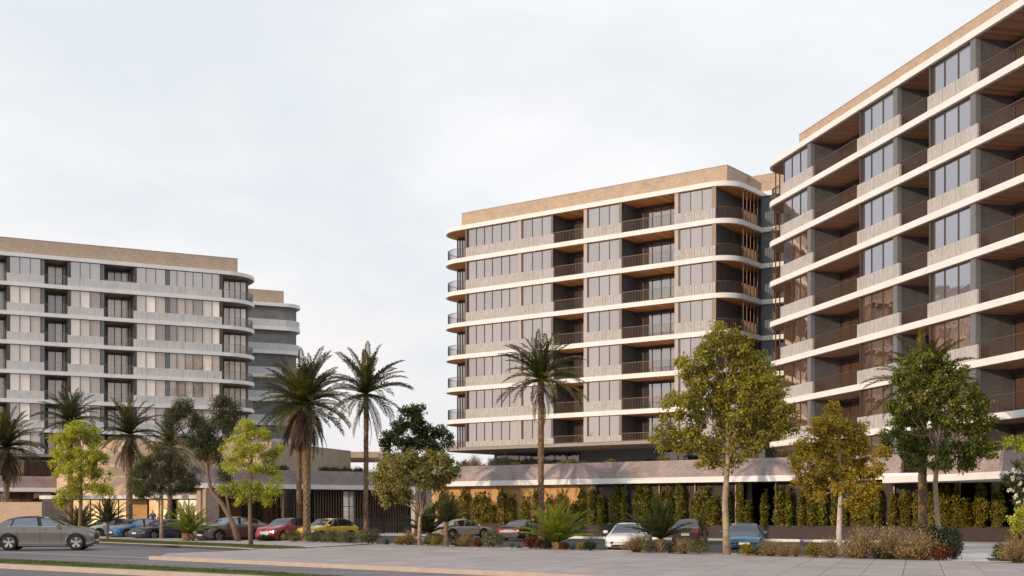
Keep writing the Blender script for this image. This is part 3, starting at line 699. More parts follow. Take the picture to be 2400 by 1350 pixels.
b = MB(); b.box(xl+2.5, xr, .35, .75, 0, 1.04); b.obj('plinth_wall', 'plinth', PB)
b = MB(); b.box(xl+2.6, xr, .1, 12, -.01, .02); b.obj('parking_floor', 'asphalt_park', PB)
posts = [1376, 1452, 1532, 1616, 1712, 1806, 1900, 1990, 2085, 2165, 2240]
for a, c in zip(posts, posts[1:]):
    b = MB(); b.box(PL.s(a)+.04, PL.s(c)-.04, .95, .98, 1.1, 4.02)
    if a not in (1712, 2165): b.obj('mesh_screen', 'mesh_screen', PB)
for a in posts: b = MB(); b.box(PL.s(a)-.035, PL.s(a)+.035, .78, .90, 1.04, 4.02); b.obj('post', 'pale_pier', PB)
for px, off in ((1392, .9), (1736, 1.4), (1756, 3), (1950, 2.5), (2140, 2.2), (2332, 1.3)):
    b = MB(); c = PL.s(px, off); b.tube([(c,off,0),(c,off,4.02)], .22, 14); b.obj('column', 'pale_pier', PB, smooth=False)
b = MB(); b.box(PL.s(968,.6)-.15, PL.s(968,.6)+.25, .6, 1.0, 0, 4.0); b.obj('column', 'pale_pier', PB)
# right end of the podium swings out towards the street
OV = tag(empty('podium_canopy', (0,0,0)), 'right end of the brick podium, swinging out over the entrance path', 'canopy')
pf = [XY(2068,79.4), XY(2150,76.0), XY(2240,73.0), XY(2330,69.0), XY(2400,66.2), XY(2520,61)]
back = [PL.w(PL.s(2520)+4,1.5), PL.w(PL.s(2072),1.5)]
def prism_w(name, m, pts, z0, z1, parent): b = MB(); b.prism(pts, z0, z1); return b.obj(name, m, parent)
prism_w('white_band', 'white_render', pf+back, 3.78, 4.18, OV)
pf2 = [XY(2152,76.2), XY(2240,73.2), XY(2330,69.2), XY(2400,66.4), XY(2520,61.2)]
pb2 = [(p[0]+.35, p[1]+.45) for p in pf2]
vs = []; n = len(pf2)
pt = [(p[0]+.12, p[1]+.25) for p in pf2]
b = MB(); b.add([(*p,4.181) for p in pf2]+[(*p,5.32) for p in pt]+[(*p,4.181) for p in pb2]+[(*p,5.32) for p in pb2],
   sum([[(i,i+1,n+i+1,n+i),(n+i,n+i+1,3*n+i+1,3*n+i),(2*n+i+1,2*n+i,3*n+i,3*n+i+1)] for i in range(n-1)], [])+[(0,n,3*n,2*n)])
b.obj('parapet', 'brick_grey', OV)

# second podium wing, with slatted screen
P2 = Line(475, 102.6, vp=4900)
B2 = tag(empty('podium_wing', (*P2.o, 0), P2.rz), 'shaded grey brick podium wing with white band and dark glazing left of the gate', 'building')
x0 = P2.s(456); x1 = P2.s(1010)
b = MB(); b.prism(rrect(x0, x1, 0, 14, 2.0, 0), 3.94, 4.33); b.obj('white_band', 'white_render', B2)
lean(x0, x1, 2.0, 4.33, 5.55, .25, .5, 'brick_grey', 'parapet', B2)
b = MB(); b.box(x0+2, x1, 2, 13, 4.331, 4.5); b.obj('terrace', 'concrete', B2)
b = MB(); b.box(P2.s(482,.2), P2.s(513,.2), .2, 2.0, 0, 3.93); b.obj('pier', 'brick_tan', B2)
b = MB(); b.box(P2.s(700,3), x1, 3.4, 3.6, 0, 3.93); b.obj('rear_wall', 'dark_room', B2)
n = 9; a_, c_ = P2.s(515,2.5), P2.s(735,2.5); wd = (c_-a_)/n
fm, pms = win_meshes([i*wd for i in range(n+1)], 3.8, 'dark_frame'); wo = put('window', fm, B2, (a_, 2.5, .1))
for p_ in pms: put('pane', p_.mesh('pane', 'glass_red' if random.random() < .3 else 'glass_dark'), wo)
b = MB(); b.box(P2.s(662,1.2)-.06, P2.s(662,1.2)+.06, 1.1, 1.3, 0, 3.93); b.obj('post', 'brick_peach_glow', B2)
b = MB(); b.box(P2.s(688,1.2)-.06, P2.s(688,1.2)+.06, 1.1, 1.3, 0, 3.93); b.obj('post', 'bronze', B2)
for (pa, pb_, st) in ((738, 802, .27), (832, 960, .27)):
    b = MB(); x = P2.s(pa,.9)
    while x < P2.s(pb_,.9): b.box(x-.035, x+.035, .85, .98, .05, 3.93); x += st
    tag(b.obj('slat', 'bronze_slat', B2), kind='stuff')
fm, pms = win_meshes([0, .62, 1.24], 2.9, 'dark_frame', transom=1.5); wo = put('door', fm, B2, (P2.s(804,1.0), 1.0, .95)); gm = [p.mesh('pane','glass_curtain') for p in pms]
for g_ in gm: put('pane', g_, wo)
b = MB(); b.box(P2.s(738,1.3), P2.s(962,1.3), 1.3, 1.45, 0, 1.4); b.obj('low_wall', 'grey_pier', B2)
# steel gate
GL = Line(905, 104.5, vp=4900)
g = tag(empty('metal_gate', (*GL.o, 0), GL.rz), 'dark metal bar gate between the slatted screen and the orange lit wall', 'gate')
x0 = GL.s(868); x1 = GL.s(962)
b = MB(); b.box(x0, x1, 0, .05, .08, .14); b.box(x0, x1, 0, .05, 1.25, 1.31); b.box(x0, x1, 0, .05, 2.25, 2.31)
for k in range(4): xx = x0+(x1-x0)*k/3; b.box(xx-.04, xx+.04, -.02, .07, 0, 2.33)
b.obj('gate_frame', 'dark_frame', g)
b = MB(); x = x0+.12
while x < x1: b.box(x-.012, x+.012, .01, .035, .14, 2.25); x += .13
tag(b.obj('gate_bar', 'dark_frame', g), kind='stuff')

# left podium under the left tower
P1 = Line(0, 122, vp=6968)
B1 = tag(empty('podium_wing', (*P1.o, 0), P1.rz), 'brick podium with white band at the far left, under the left tower', 'building')
x0 = P1.s(-250); x1 = P1.s(150)
b = MB(); b.box(x0, x1, 0, 12, 3.95, 4.34); b.obj('white_band', 'white_render', B1)
lean(x0, x1, 0, 4.34, 5.48, .2, .5, 'brick_grey', 'parapet', B1)
b = MB(); b.box(x0, x1, 1.9, 11, 4.341, 4.5); b.obj('terrace', 'concrete', B1)
n = 8; wd = (x1-x0)/n; fm, pms = win_meshes([i*wd for i in range(n+1)], 3.8, 'dark_frame'); wo = put('window', fm, B1, (x0, 2.4, .1))
for p_ in pms: put('pane', p_.mesh('pane', 'glass_red'), wo)

# entrance block with curved sunlit wall
E = tag(empty('entrance_block', (*XY(300,110), 0)), 'curved peach brick entrance block with canopy and warmly lit lobby', 'building')
ox, oy = XY(300,110)
def loc(pts): return [(p[0]-ox, p[1]-oy) for p in pts]
arcp = [XY(133,118.5), XY(143,116), XY(165,113.6), XY(200,112), XY(250,111), XY(310,110.6), XY(370,111.4), XY(420,113), XY(470,114.5), XY(560,113.5), XY(636,112.5), XY(822,129)]
bk = [XY(822,139), XY(640,136), XY(400,131), XY(133,128)]
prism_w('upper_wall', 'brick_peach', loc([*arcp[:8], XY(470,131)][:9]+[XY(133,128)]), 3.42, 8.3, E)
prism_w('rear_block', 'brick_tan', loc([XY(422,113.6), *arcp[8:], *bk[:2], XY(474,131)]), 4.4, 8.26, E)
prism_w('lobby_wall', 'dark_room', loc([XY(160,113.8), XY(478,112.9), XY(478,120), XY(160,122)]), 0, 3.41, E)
fl = [XY(130,108.5), XY(480,106.2), XY(480,112.5), XY(130,114)]
prism_w('lobby_floor', 'concrete', loc(fl), 0, .36, E)
cf = [XY(92,108.6), XY(312,106.6), XY(480,105.2), XY(480,112), XY(92,114)]
prism_w('canopy', 'white_render', loc(cf), 3.08, 3.38, E)
prism_w('canopy_fascia', 'brick_grey', loc([XY(345,107.2), XY(482,106.2), XY(482,111), XY(345,112)]), 3.385, 3.93, E)
def lit(pxa, pxb, n, Ya, Yb, m):
    a = Vector(XY(pxa, Ya)); c = Vector(XY(pxb, Yb)); d = c-a; ln = d.length
    fm, pms = win_meshes([i*ln/n for i in range(n+1)], 2.66, 'bronze', gap=.05)
    wo = put('lobby_window', fm, E, (a.x-ox, a.y-oy, .38), (0,0,math.atan2(d.y,d.x)))
    for p_ in pms: put('pane', p_.mesh('pane', m), wo)
lit(168, 300, 6, 110.5, 109.4, 'lobby_light'); lit(348, 398, 2, 109.1, 108.8, 'lobby_light'); lit(415, 470, 2, 108.7, 108.2, 'lobby_bright')
prism_w('brick_pier', 'brick_peach_glow', loc([XY(309,108.4), XY(345,108.1), XY(345,109.5), XY(309,109.8)]), .37, 3.07, E)
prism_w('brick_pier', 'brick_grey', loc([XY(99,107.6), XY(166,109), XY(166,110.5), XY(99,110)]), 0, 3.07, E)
# garden wall at far left
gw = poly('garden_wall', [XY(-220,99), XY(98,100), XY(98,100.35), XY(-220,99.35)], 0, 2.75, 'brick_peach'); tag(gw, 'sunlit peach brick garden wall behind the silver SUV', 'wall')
gw = poly('garden_wall', [XY(98.3,100.02), XY(160,107.2), XY(158.5,107.4), XY(98.3,100.36)], 0, 2.75, 'brick_grey'); tag(gw, 'shaded grey brick return of the garden wall beside the lit lobby', 'wall')  # same wall turning back, its shade put into a greyer brick
# pale low building and canopy far behind
fb = empty('low_building', (*XY(850,150),0)); tag(fb, 'distant pale flat roof building with orange eaves beside the tall slim palm', 'building')
b = MB(); b.box(-3.5, 9, 0, 12, 0, 7.0); b.obj('wall', 'pale_concrete', fb)
b = MB(); b.box(-5, 2.0, -1.5, 13, 8.4, 9.1); b.box(-4.5, -3.9, 0, .6, 7, 8.4); b.obj('roof', 'brick_tan', fb)
# ------------------------------------------------------------------ vegetation
def mesh_np(name, V, F4, m, smooth=False, F3=None):
    """V (n,3), F4 (k,4) quads"""
    me = bpy.data.meshes.new(name); nv = len(V); k = len(F4)
    me.vertices.add(nv); me.vertices.foreach_set('co', np.asarray(V, np.float32).ravel())
    me.loops.add(k*4); me.loops.foreach_set('vertex_index', np.asarray(F4, np.int32).ravel())
    me.polygons.add(k); me.polygons.foreach_set('loop_start', np.arange(0, k*4, 4, dtype=np.int32)); me.polygons.foreach_set('loop_total', np.full(k, 4, np.int32))
    me.update(calc_edges=True); me.validate()
    me.materials.append(MAT[m]); 
    return me
def leaves(P, size, aspect=.45, up=.3, droop=0, outw=None, r=rng):
    """folded diamond leaves at points P: 2 quads sharing the mid rib"""
    n = len(P); nrm = r.normal(size=(n,3)); nrm[:,2] = np.abs(nrm[:,2])*1.0+up
    if outw is not None: nrm += outw*.9
    nrm /= np.linalg.norm(nrm, axis=1)[:,None]
    t = r.normal(size=(n,3)); t[:,2] -= droop
    t -= nrm*np.sum(t*nrm, axis=1)[:,None]; t /= np.linalg.norm(t, axis=1)[:,None]
    s = np.cross(nrm, t); L_ = (size*r.uniform(.6,1.3,n))[:,None]; W_ = L_*aspect
    fold = nrm*L_*.12
    base = P; tip = P+t*L_; m1 = P+t*L_*.5
    V = np.stack([base, m1+s*W_*.5+fold, tip-nrm*L_*.1, m1-s*W_*.5+fold], axis=1).reshape(-1,3)
    F = np.arange(n*4).reshape(n,4)
    return V, F
def clump_points(c, rad, n, r=rng, shell=.55):
    d = r.normal(size=(n,3)); d /= np.linalg.norm(d, axis=1)[:,None]
    rr = (shell+(1-shell)*r.random(n))**.8; rr *= r.uniform(.8,1.12,n)
    return np.array(c)+d*rr[:,None]*np.array(rad), d
def wood(pts_list, m, name, parent, n=8):
    b = MB()
    for pts, rad in pts_list: b.tube(pts, rad, n)
    return b.obj(name, m, parent, smooth=True)
mat('bark_pale', (.33, .26, .18), .9, noise=(4, .5), bump=(6, 1.0)); mat('bark_white', (.52, .47, .41), .85, noise=(5, .4), bump=(6, .9)); mat('bark_brown', (.20, .14, .10), .9, noise=(6, .25), bump=(10, .7))
mat('palm_bark', (.21, .14, .085), .95, noise=(5, .6), bump=(8, 1.0))
leaf_mat('leaf_plane', (.09, .13, .022), (.46, .38, .065), .4); leaf_mat('leaf_gold', (.24, .21, .03), (.60, .44, .07), .4); leaf_mat('leaf_lime', (.20, .25, .04), (.58, .58, .11), .45)
leaf_mat('leaf_dark', (.035, .058, .025), (.14, .15, .05), .35); leaf_mat('leaf_olive', (.10, .12, .045), (.42, .36, .12)); leaf_mat('leaf_euc', (.04, .052, .022), (.10, .10, .035)); leaf_mat('leaf_weep', (.035, .055, .025), (.13, .12, .04))
leaf_mat('leaf_magnolia', (.04, .085, .028), (.30, .28, .05), .35, .35); leaf_mat('leaf_ivy', (.05, .075, .012), (.36, .30, .04))
leaf_mat('frond_green', (.025, .036, .014), (.070, .075, .022), .22); leaf_mat('frond_gold', (.08, .072, .016), (.19, .14, .03), .22); leaf_mat('frond_dead', (.045, .028, .016), (.11, .065, .03), .12)
leaf_mat('cycad_leaf', (.09, .14, .015), (.26, .27, .035), .35)
leaf_mat('shrub_grey', (.08, .095, .05), (.27, .25, .14), .25); leaf_mat('shrub_brown', (.15, .12, .06), (.44, .32, .18), .3); leaf_mat('shrub_red', (.09, .03, .018), (.22, .07, .03), .3)
leaf_mat('shrub_dark', (.025, .038, .02), (.06, .075, .03), .2); leaf_mat('shrub_yellow', (.18, .15, .02), (.34, .28, .05), .3); leaf_mat('agave', (.05, .11, .10), (.10, .19, .16), .15); leaf_mat('blossom', (.70, .68, .72), (.85, .83, .82), .3)

def make_tree(name, px, py, Y, clumps, leafm, bark, trunk_r, label, fork=.45, size=.16, dens=1.0, wood_pts=None, droop=.2, zb=.12, aspect=.5, seed=1, cat='tree', sub=1, group=None, spread=.45, grow=1.0):
    """clumps: (px, py, r_px_x, r_px_y) of the photograph's crown masses, given depth Y; turned into metres"""
    r = np.random.default_rng(seed); rr = random.Random(seed)
    bx, by = XY(px, Y); t = tag(empty(name, (bx, by, zb)), label, cat, group); k = Y/FPX
    cl = []
    for c in clumps:
        cx = (c[0]-px)*k; cz = HZ(c[1], Y)-zb; rx = c[2]*k*grow; rz = c[3]*k*grow
        dy = c[4] if len(c) > 4 else rr.uniform(-.6,.6)*rx
        cl.append(((cx, dy, cz), (rx, (rx+rz)/2, rz)))
    Vs = []; Fs = []; off = 0
    # break every mass into small tufts so the outline stays ragged
    for (c, rad) in cl:
        vol = rad[0]*rad[2]; nt = max(5, int(vol*30*dens))
        tp, td = clump_points(c, np.array(rad)*1.0, nt, r, .3)
        for p, d in zip(tp, td):
            q = size*rr.uniform(1.4, 2.6)*spread/.45
            n = int(60*rr.uniform(.7,1.3))
            P, dd = clump_points(p, (q, q, q*.75), n, r, .2)
            V, F = leaves(P, size, aspect, .25, droop, dd*.3+np.array(d)*.6, r)
            Vs.append(V); Fs.append(F+off); off += len(V)
    V = np.concatenate(Vs); F = np.concatenate(Fs)
    put('crown', mesh_np('crown', V, F, leafm), t)
    wl = []
    if wood_pts: 
        main = [Vector(((p[0]-px)*k, p[2] if len(p) > 2 else 0, max(HZ(p[1], Y)-zb, -.15))) for p in wood_pts]
    else:
        topz = max(c[0][2] for c in cl)*fork; main = [Vector((0,0,-.15)), Vector((rr.uniform(-.05,.05),0,topz*.5)), Vector((rr.uniform(-.1,.1),0,topz))]
    n = len(main); wl.append((main, [trunk_r*(1.25 if i == 0 else 1-.35*i/(n-1)) for i in range(n)]))
    wood(wl, bark, 'trunk', t, 10); wl = []
    top = main[-1]
    for ci, (c, rad) in enumerate(cl):
        c = Vector(c); fr_ = rr.uniform(.62, 1.0); st = main[0].lerp(main[-1], fr_) if n == 2 else (main[-2].lerp(main[-1], rr.random()) if c.z > main[-2].z+.5 else main[max(1,n-3)].lerp(main[-2], rr.random()))
        mid = st.lerp(c, .5)+Vector((rr.uniform(-.12,.12), rr.uniform(-.15,.15), -.12*abs((c-st).length)*rr.uniform(-.2,.8)))
        ln = (c-st).length; r0 = trunk_r*.30*min(1, .5+rad[0]/1.6)
        wl.append(([st-Vector((0,0,.15)), st.lerp(mid,.5)+Vector((0,0,.02)), mid, c], [r0, r0*.8, r0*.55, r0*.22]))
        for j in range(6):
            e_ = c+Vector((rr.uniform(-1,1)*rad[0], rr.uniform(-1,1)*rad[1], rr.uniform(-.8,1)*rad[2]))*.8
            s_ = mid.lerp(c, rr.random()); wl.append(([s_, s_.lerp(e_,.5)+Vector((0,0,.06)), e_], [r0*.32, r0*.2, .006]))
    wood(wl, bark, 'limbs', t, 6)
    return t

big = [(1690,800,55,45),(1640,850,50,50),(1745,840,55,48),(1620,905,45,40),(1690,890,60,50),(1770,905,55,50),(1600,960,45,35),(1665,960,55,45),(1740,970,60,50),(1810,960,50,45),(1845,990,35,25),
       (1560,1010,35,28),(1545,1035,22,18),(1615,1020,50,35),(1690,1040,50,40),(1765,1035,45,35),(1650,1070,30,20),(1700,1085,35,20),(1830,925,22,22),(1585,1045,25,18),(1790,870,28,25),(1800,1010,40,25)]
make_tree('street_tree', 1702, 1300, 53.5, big, 'leaf_plane', 'bark_pale', .15, 'tallest broadleaf tree with green and golden leaves beside the blue sedan', size=.165, dens=1.05, grow=1.05, wood_pts=[(1704,1306),(1702,1240),(1699,1180),(1702,1130),(1706,1075),(1705,1010)], seed=3, droop=.6)
gold = [(1965,985,35,30),(1925,1005,30,28),(2000,1010,35,30),(1905,1050,40,28),(1960,1045,45,35),(2020,1050,38,32),(1870,1085,28,20),(1930,1095,45,30),(1995,1095,45,32),(2045,1100,30,26),(1905,1130,35,22),(1970,1130,35,25),(2030,1145,35,25),(2000,1170,35,18),(1915,1165,22,14),(2010,1195,18,12),(1875,1120,22,14),(2058,1065,18,16),(1945,960,20,18)]
make_tree('street_tree', 1970, 1297, 56, gold, 'leaf_gold', 'bark_white', .13, 'golden leaved young tree with a white trunk in front of the climbers', size=.155, dens=1.5, grow=1.12, wood_pts=[(1972,1303),(1966,1250),(1969,1190),(1971,1150),(1968,1110),(1966,1060)], seed=5, droop=.8)
dark = [(2170,850,45,38),(2225,870,45,40),(2130,890,40,38),(2180,910,50,40),(2245,925,45,42),(2290,950,35,35),(2110,950,40,35),(2165,975,50,40),(2230,985,50,40),(2290,1010,42,35),(2090,1010,35,30),(2140,1040,45,30),(2200,1050,50,32),(2265,1055,45,30),(2315,1050,30,25),(2150,1080,28,18),(2210,1085,30,18),(2270,1085,30,16),(2080,1050,22,18),(2310,985,22,22)]
make_tree('street_tree', 2198, 1290, 62, dark, 'leaf_magnolia', 'bark_pale', .15, 'dense dark green tree with a slender grey trunk near the right edge', size=.17, dens=1.3, wood_pts=[(2203,1296),(2198,1230),(2195,1180),(2192,1140),(2196,1080),(2200,1020)], seed=6, droop=.6)
lime1 = [(190,1010,35,22),(215,1030,28,20),(160,1030,28,18),(150,1065,35,18),(205,1065,40,20),(235,1078,28,14),(140,1095,28,18),(190,1100,40,18),(225,1110,28,14),(170,1150,35,14),(220,1145,32,13),(250,1148,22,12),(150,1170,18,14),(175,1125,22,12),(145,1180,14,10)]
make_tree('street_tree', 186, 1266, 80, lime1, 'leaf_lime', 'bark_brown', .13, 'lime green layered tree in front of the curved peach wall', size=.17, dens=1.35, grow=1.12, wood_pts=[(186,1272),(188,1215),(190,1170),(190,1120),(188,1060)], seed=8, aspect=.35)
lime2 = [(585,1005,35,20),(610,1020,25,18),(560,1030,25,16),(550,1060,30,18),(595,1060,40,20),(635,1070,25,16),(540,1085,20,14),(580,1095,40,18),(630,1095,28,18),(545,1140,30,16),(590,1140,35,16),(635,1145,28,16),(565,1165,25,14),(615,1170,20,16),(650,1060,12,14),(655,1120,10,10),(525,1150,14,10)]
make_tree('street_tree', 588, 1278, 68.5, lime2, 'leaf_lime', 'bark_brown', .115, 'lime green layered tree rooted in the grass verge in front of the red SUV', size=.15, dens=1.45, grow=1.12, wood_pts=[(588,1282),(586,1225),(586,1180),(588,1130),(590,1060)], seed=9, aspect=.35)
weep = [(385,1060,28,18),(350,1080,28,20),(410,1085,30,22),(330,1105,24,20),(375,1110,35,24),(430,1110,28,24),(320,1135,20,20),(355,1140,28,22),(400,1140,30,20),(445,1135,20,22),(335,1155,16,12),(370,1045,15,10)]
make_tree('street_tree', 378, 1262, 86, weep, 'leaf_weep', 'bark_pale', .12, 'dark weeping tree with a pale trunk in front of the lit lobby', size=.2, dens=1.7, grow=1.15, wood_pts=[(378,1267),(379,1215),(380,1180),(378,1150),(380,1110)], seed=10, droop=2.0, aspect=.2)
euc = [(430,955,28,24),(405,975,22,20),(460,985,24,22),(520,945,24,22),(545,965,18,22),(520,985,24,24),(485,1010,28,24),(455,1025,28,24),(500,1040,26,22),(475,1060,22,22),(540,1005,16,20),(510,1070,14,22),(400,1000,15,14),(525,1110,12,22)]
make_tree('eucalyptus_tree', 560, 1268, 78, euc, 'leaf_euc', 'bark_brown', .16, 'leaning eucalyptus with a bent bare trunk between the cycad and the brown SUV', size=.19, dens=2.2, grow=1.1, wood_pts=[(560,1272),(545,1225),(520,1180),(495,1150),(487,1115),(484,1085)], seed=11, droop=.8, aspect=.2)
t_ = make_tree('eucalyptus_tree', 556, 1268, 80, [(540,1150,10,14),(535,1125,9,14)], 'leaf_euc', 'bark_brown', .10, 'thin straight young trunk crossing the leaning eucalyptus', size=.15, dens=.8, wood_pts=[(553,1270),(543,1225),(532,1170),(528,1140)], seed=12, aspect=.2)
oliv = [(935,1080,35,24),(905,1105,30,24),(970,1075,30,24),(1010,1080,30,26),(1045,1090,28,26),(900,1140,28,22),(945,1125,38,26),(990,1120,32,24),(1030,1125,30,22),(910,1170,24,16),(950,1165,22,12),(890,1120,16,16),(1060,1110,15,18)]
make_tree('street_tree', 983, 1280, 69, oliv, 'leaf_olive', 'bark_pale', .115, 'spreading silver green tree with forked pale trunk left of the orange lit wall', size=.17, dens=1.8, grow=1.1, wood_pts=[(984,1286),(983,1240),(984,1215),(990,1190)], seed=13, droop=.4)
dk2 = [(970,970,35,22),(935,1000,30,20),(990,1005,35,22),(1030,1015,26,18),(915,1030,25,20),(955,1040,35,22),(1010,1045,32,20),(905,1060,16,14),(975,990,20,16),(1045,1035,14,12)]
make_tree('street_tree', 978, 1240, 93, dk2, 'leaf_dark', 'bark_brown', .16, 'dark tree standing behind the silver green tree against the sky', size=.22, dens=.95, wood_pts=[(976,1262),(977,1200),(980,1130),(975,1060)], seed=14)
# right edge: lime tree, white flowering shrub
make_tree('flowering_tree', 2420, 1300, 55, [(2385,1040,30,18),(2410,1055,30,18),(2440,1030,40,30),(2395,1215,34,26),(2420,1195,30,28),(2450,1220,40,30),(2385,1240,15,10)], 'leaf_lime', 'bark_pale', .10, 'lime leaved tree cut by the right edge of the picture', size=.15, dens=1.3, seed=15)
fb_ = make_tree('flowering_shrub', 2405, 1310, 57, [(2395,1100,28,24),(2375,1130,26,24),(2400,1150,30,26),(2420,1120,30,30),(2385,1170,22,14)], 'leaf_dark', 'bark_brown', .07, 'dark shrub dotted with white blossoms at the right edge', size=.14, dens=1.2, seed=16, cat='shrub')
r = random.Random(4); V = []; k = 57/FPX
for i in range(34):
    px, py = (r.uniform(2350,2400), r.uniform(1090,1185))
    if (px-2395)**2/2200+(py-1135)**2/2500 > 1: continue
    c = Vector(((px-2405)*k, -.55-.25*r.random(), HZ(py,57)-.12))
    P, d = clump_points(c, (.08,.08,.07), 26, rng, .3); V.append(leaves(P, .07, .7, .2, 0, d)[0])
V = np.concatenate(V); put('blossom', mesh_np('blossom', V, np.arange(len(V)).reshape(-1,4), 'blossom'), fb_)['kind'] = 'stuff'

# ---- palms
def frond_mesh(length, arch, n, m, wdt, vee=.5, seed=0, name='frond', lw=.042, tipc=.35):
    """feather leaf along +X, arching; leaflets on both sides in a V"""
    r = random.Random(seed); V = []; F = []; b = MB()
    pts = []; x = z = 0; an = arch[0]
    for i in range(n+1):
        pts.append(Vector((x,0,z))); t = i/n; an = arch[0]+(arch[1]-arch[0])*t**1.3; st = length/n
        x += math.cos(an)*st; z += math.sin(an)*st
    b.tube(pts[::2] if n % 2 == 0 else pts, [.035*(1-.85*i/len(pts[::2])) for i in range(len(pts[::2] if n % 2 == 0 else pts))], 4)
    for i in range(2, n+1):
        t = i/n; p = pts[i]; d = (pts[i]-pts[i-1]).normalized(); up = Vector((-d.z,0,d.x))
        ll = wdt*math.sin(math.pi*min(1,(t*.9+.12)))**.6*r.uniform(.85,1.1)
        for sd in (1,-1):
            q = (d*(.55+.3*t)+Vector((0,sd,0))*(.8-.25*t)+up*vee*r.uniform(.3,1.1)).normalized()*ll
            q2 = p+q+Vector((0,0,-ll*.22*r.uniform(.4,1.4))); w_ = d*lw; mid = p+q*.55
            n0 = len(b.v); b.v += [tuple(p-w_*.5), tuple(mid-w_), tuple(q2), tuple(mid+w_)]; b.f.append((n0,n0+1,n0+2,n0+3))
    return b.mesh(name, m)
FR = {}
for i, ar in enumerate([(1.38,.85),(1.12,.35),(.80,-.15),(.42,-.62),(-.15,-1.1)]):
    for g in (0, 1): FR[(i,g)] = frond_mesh(3.3, ar, 44, 'frond_green' if g else 'frond_gold', .52, .55, i*3+g)
FD = [frond_mesh(2.6, (-.7,-1.55), 30, 'frond_dead', .35, .1, 40), frond_mesh(2.3, (-1.0,-1.6), 28, 'frond_dead', .3, .1, 41)]
def palm_trunk(h, r0, lean=(0,0), seed=0, rough=.05):
    r = random.Random(seed); b = MB(); nn = 14; step = .16; rings = int(h/step)+1; k = 0
    for i in range(rings+1):
        z = h*i/rings; rr = r0*(1.25-.35*min(1,z/1.0)) if z < 1 else r0*(.9+.0*z)
        if z > h-.8: rr *= 1+.35*(z-h+.8)
        for j in range(nn):
            a = 2*math.pi*j/nn+(.22 if i % 2 else 0); q = rr*(1+(rough if (i+j) % 2 else -rough)*r.uniform(.4,1.8))
            b.v.append((lean[0]*z/h+q*math.cos(a), lean[1]*z/h+q*math.sin(a), z-.1))
    for i in range(rings):
        for j in range(nn): b.f.append((i*nn+j, i*nn+(j+1)%nn, (i+1)*nn+(j+1)%nn, (i+1)*nn+j))
    # stubs of old leaf bases
    ns = int(h*16)
    for i in range(ns):
        z = h*(i+.5)/ns; a = i*2.399; rr = r0*.88; c = Vector((lean[0]*z/h+rr*math.cos(a), lean[1]*z/h+rr*math.sin(a), z-.1)); o = Vector((math.cos(a), math.sin(a), 0)); s = Vector((-o.y,o.x,0))*.07
        b.add([c-s, c+s, c+o*.07+Vector((0,0,.13)), c-Vector((0,0,.08))], [(0,1,2),(1,3,2),(3,0,2)])
    return b
def palm(px, py_base, Y, py_crown, label, scale=1.0, n=46, skirt=0, r0=.19, seed=0, zb=.12, lean=0, gold=.35, low=True):
    r = random.Random(seed); x, y = XY(px, Y); h = HZ(py_crown, Y)-zb
    t = tag(empty('date_palm', (x,y,zb)), label, 'palm tree', 'date palms in the street planting')
    palm_trunk(h, r0, (lean,0), seed, .07).obj('trunk', 'palm_bark', t)
    for i in range(n):
        f = (i+.5)/n; a = i*2.399963+r.uniform(-.2,.2)
        c = min(4, int(f**.85*5.0)) if low else min(3, int(f*4))
        me = FR[(c, 0 if r.random() < gold else 1)]
        put('frond', me, t, (lean,0,h-.15*f), (r.uniform(-.25,.25), r.uniform(-.12,.12), a), scale*r.uniform(.85,1.1))
    for i in range(skirt):
        a = i*2.399963+.7; put('frond', FD[i%2], t, (lean,0,h-.2-.9*(i/skirt)), (r.uniform(-.2,.2), r.uniform(-.1,.25), a), scale*r.uniform(.85,1.15))
    return t
palm(1268,1276,74,885,'tall slim date palm in front of the middle tower, beside the dark sedan', .95, 48, 6, .19, 1)
palm(858,1262,84,920,'tall slim date palm standing alone against the sky, right of the yellow SUV', 1.08, 46, 6, .17, 2)
palm(719,1268,78,940,'big date palm with a thick trunk and brown skirt in front of the yellow SUV', 1.08, 60, 34, .25, 3, gold=.45)
palm(701,1262,88,950,'date palm close behind the thick-trunked one, its trunk thinner', 1.05, 50, 36, .2, 4, gold=.2)
palm(303,1240,96,1015,'date palm with a hanging brown skirt in front of the curved peach wall', .88, 50, 20, .26, 5, gold=.25)
palm(165,1245,100,985,'date palm rising behind the left lime green tree', .95, 46, 16, .24, 6, gold=.2)
palm(15,1240,104,1045,'date palm cut by the left edge of the picture', 1.12, 60, 34, .24, 7, gold=.15)
palm(398,1240,102,1045,'low date palm half hidden behind the weeping tree', .78, 40, 8, .2, 8, gold=.2)
palm(2162,1288,64,905,'date palm with a rough orange lit trunk half hidden in the dense dark tree', .95, 46, 6, .23, 9, gold=.6)

# ---- cycads and small palms
CY = [frond_mesh(1.75, ar, 30, 'cycad_leaf', .32, .35, 60+i, 'frond', .034) for i, ar in enumerate([(1.4,1.05),(1.1,.6),(.75,.25),(.45,-.1)])]
CG = [frond_mesh(1.75, ar, 30, 'frond_green', .32, .35, 70+i, 'frond', .034) for i, ar in enumerate([(1.4,1.05),(1.1,.6),(.75,.25),(.45,-.1)])]
def cycad(px, py, Y, label, scale=1, n=34, base_r=.24, base_h=.32, ms=CY, seed=0, trunk='palm_bark', name='cycad'):
    r = random.Random(seed); x, y = XY(px, Y); t = tag(empty(name, (x,y,.12)), label, 'cycad' if name == 'cycad' else 'small palm')
    b = palm_trunk(base_h+.1, base_r, (0,0), seed, .12); b.obj('stem', trunk, t)
    for i in range(n):
        f = (i+.5)/n; a = i*2.399963
        put('frond', ms[min(3,int(f*4))], t, (0,0,base_h), (r.uniform(-.2,.2),r.uniform(-.1,.1),a), scale*r.uniform(.85,1.1))
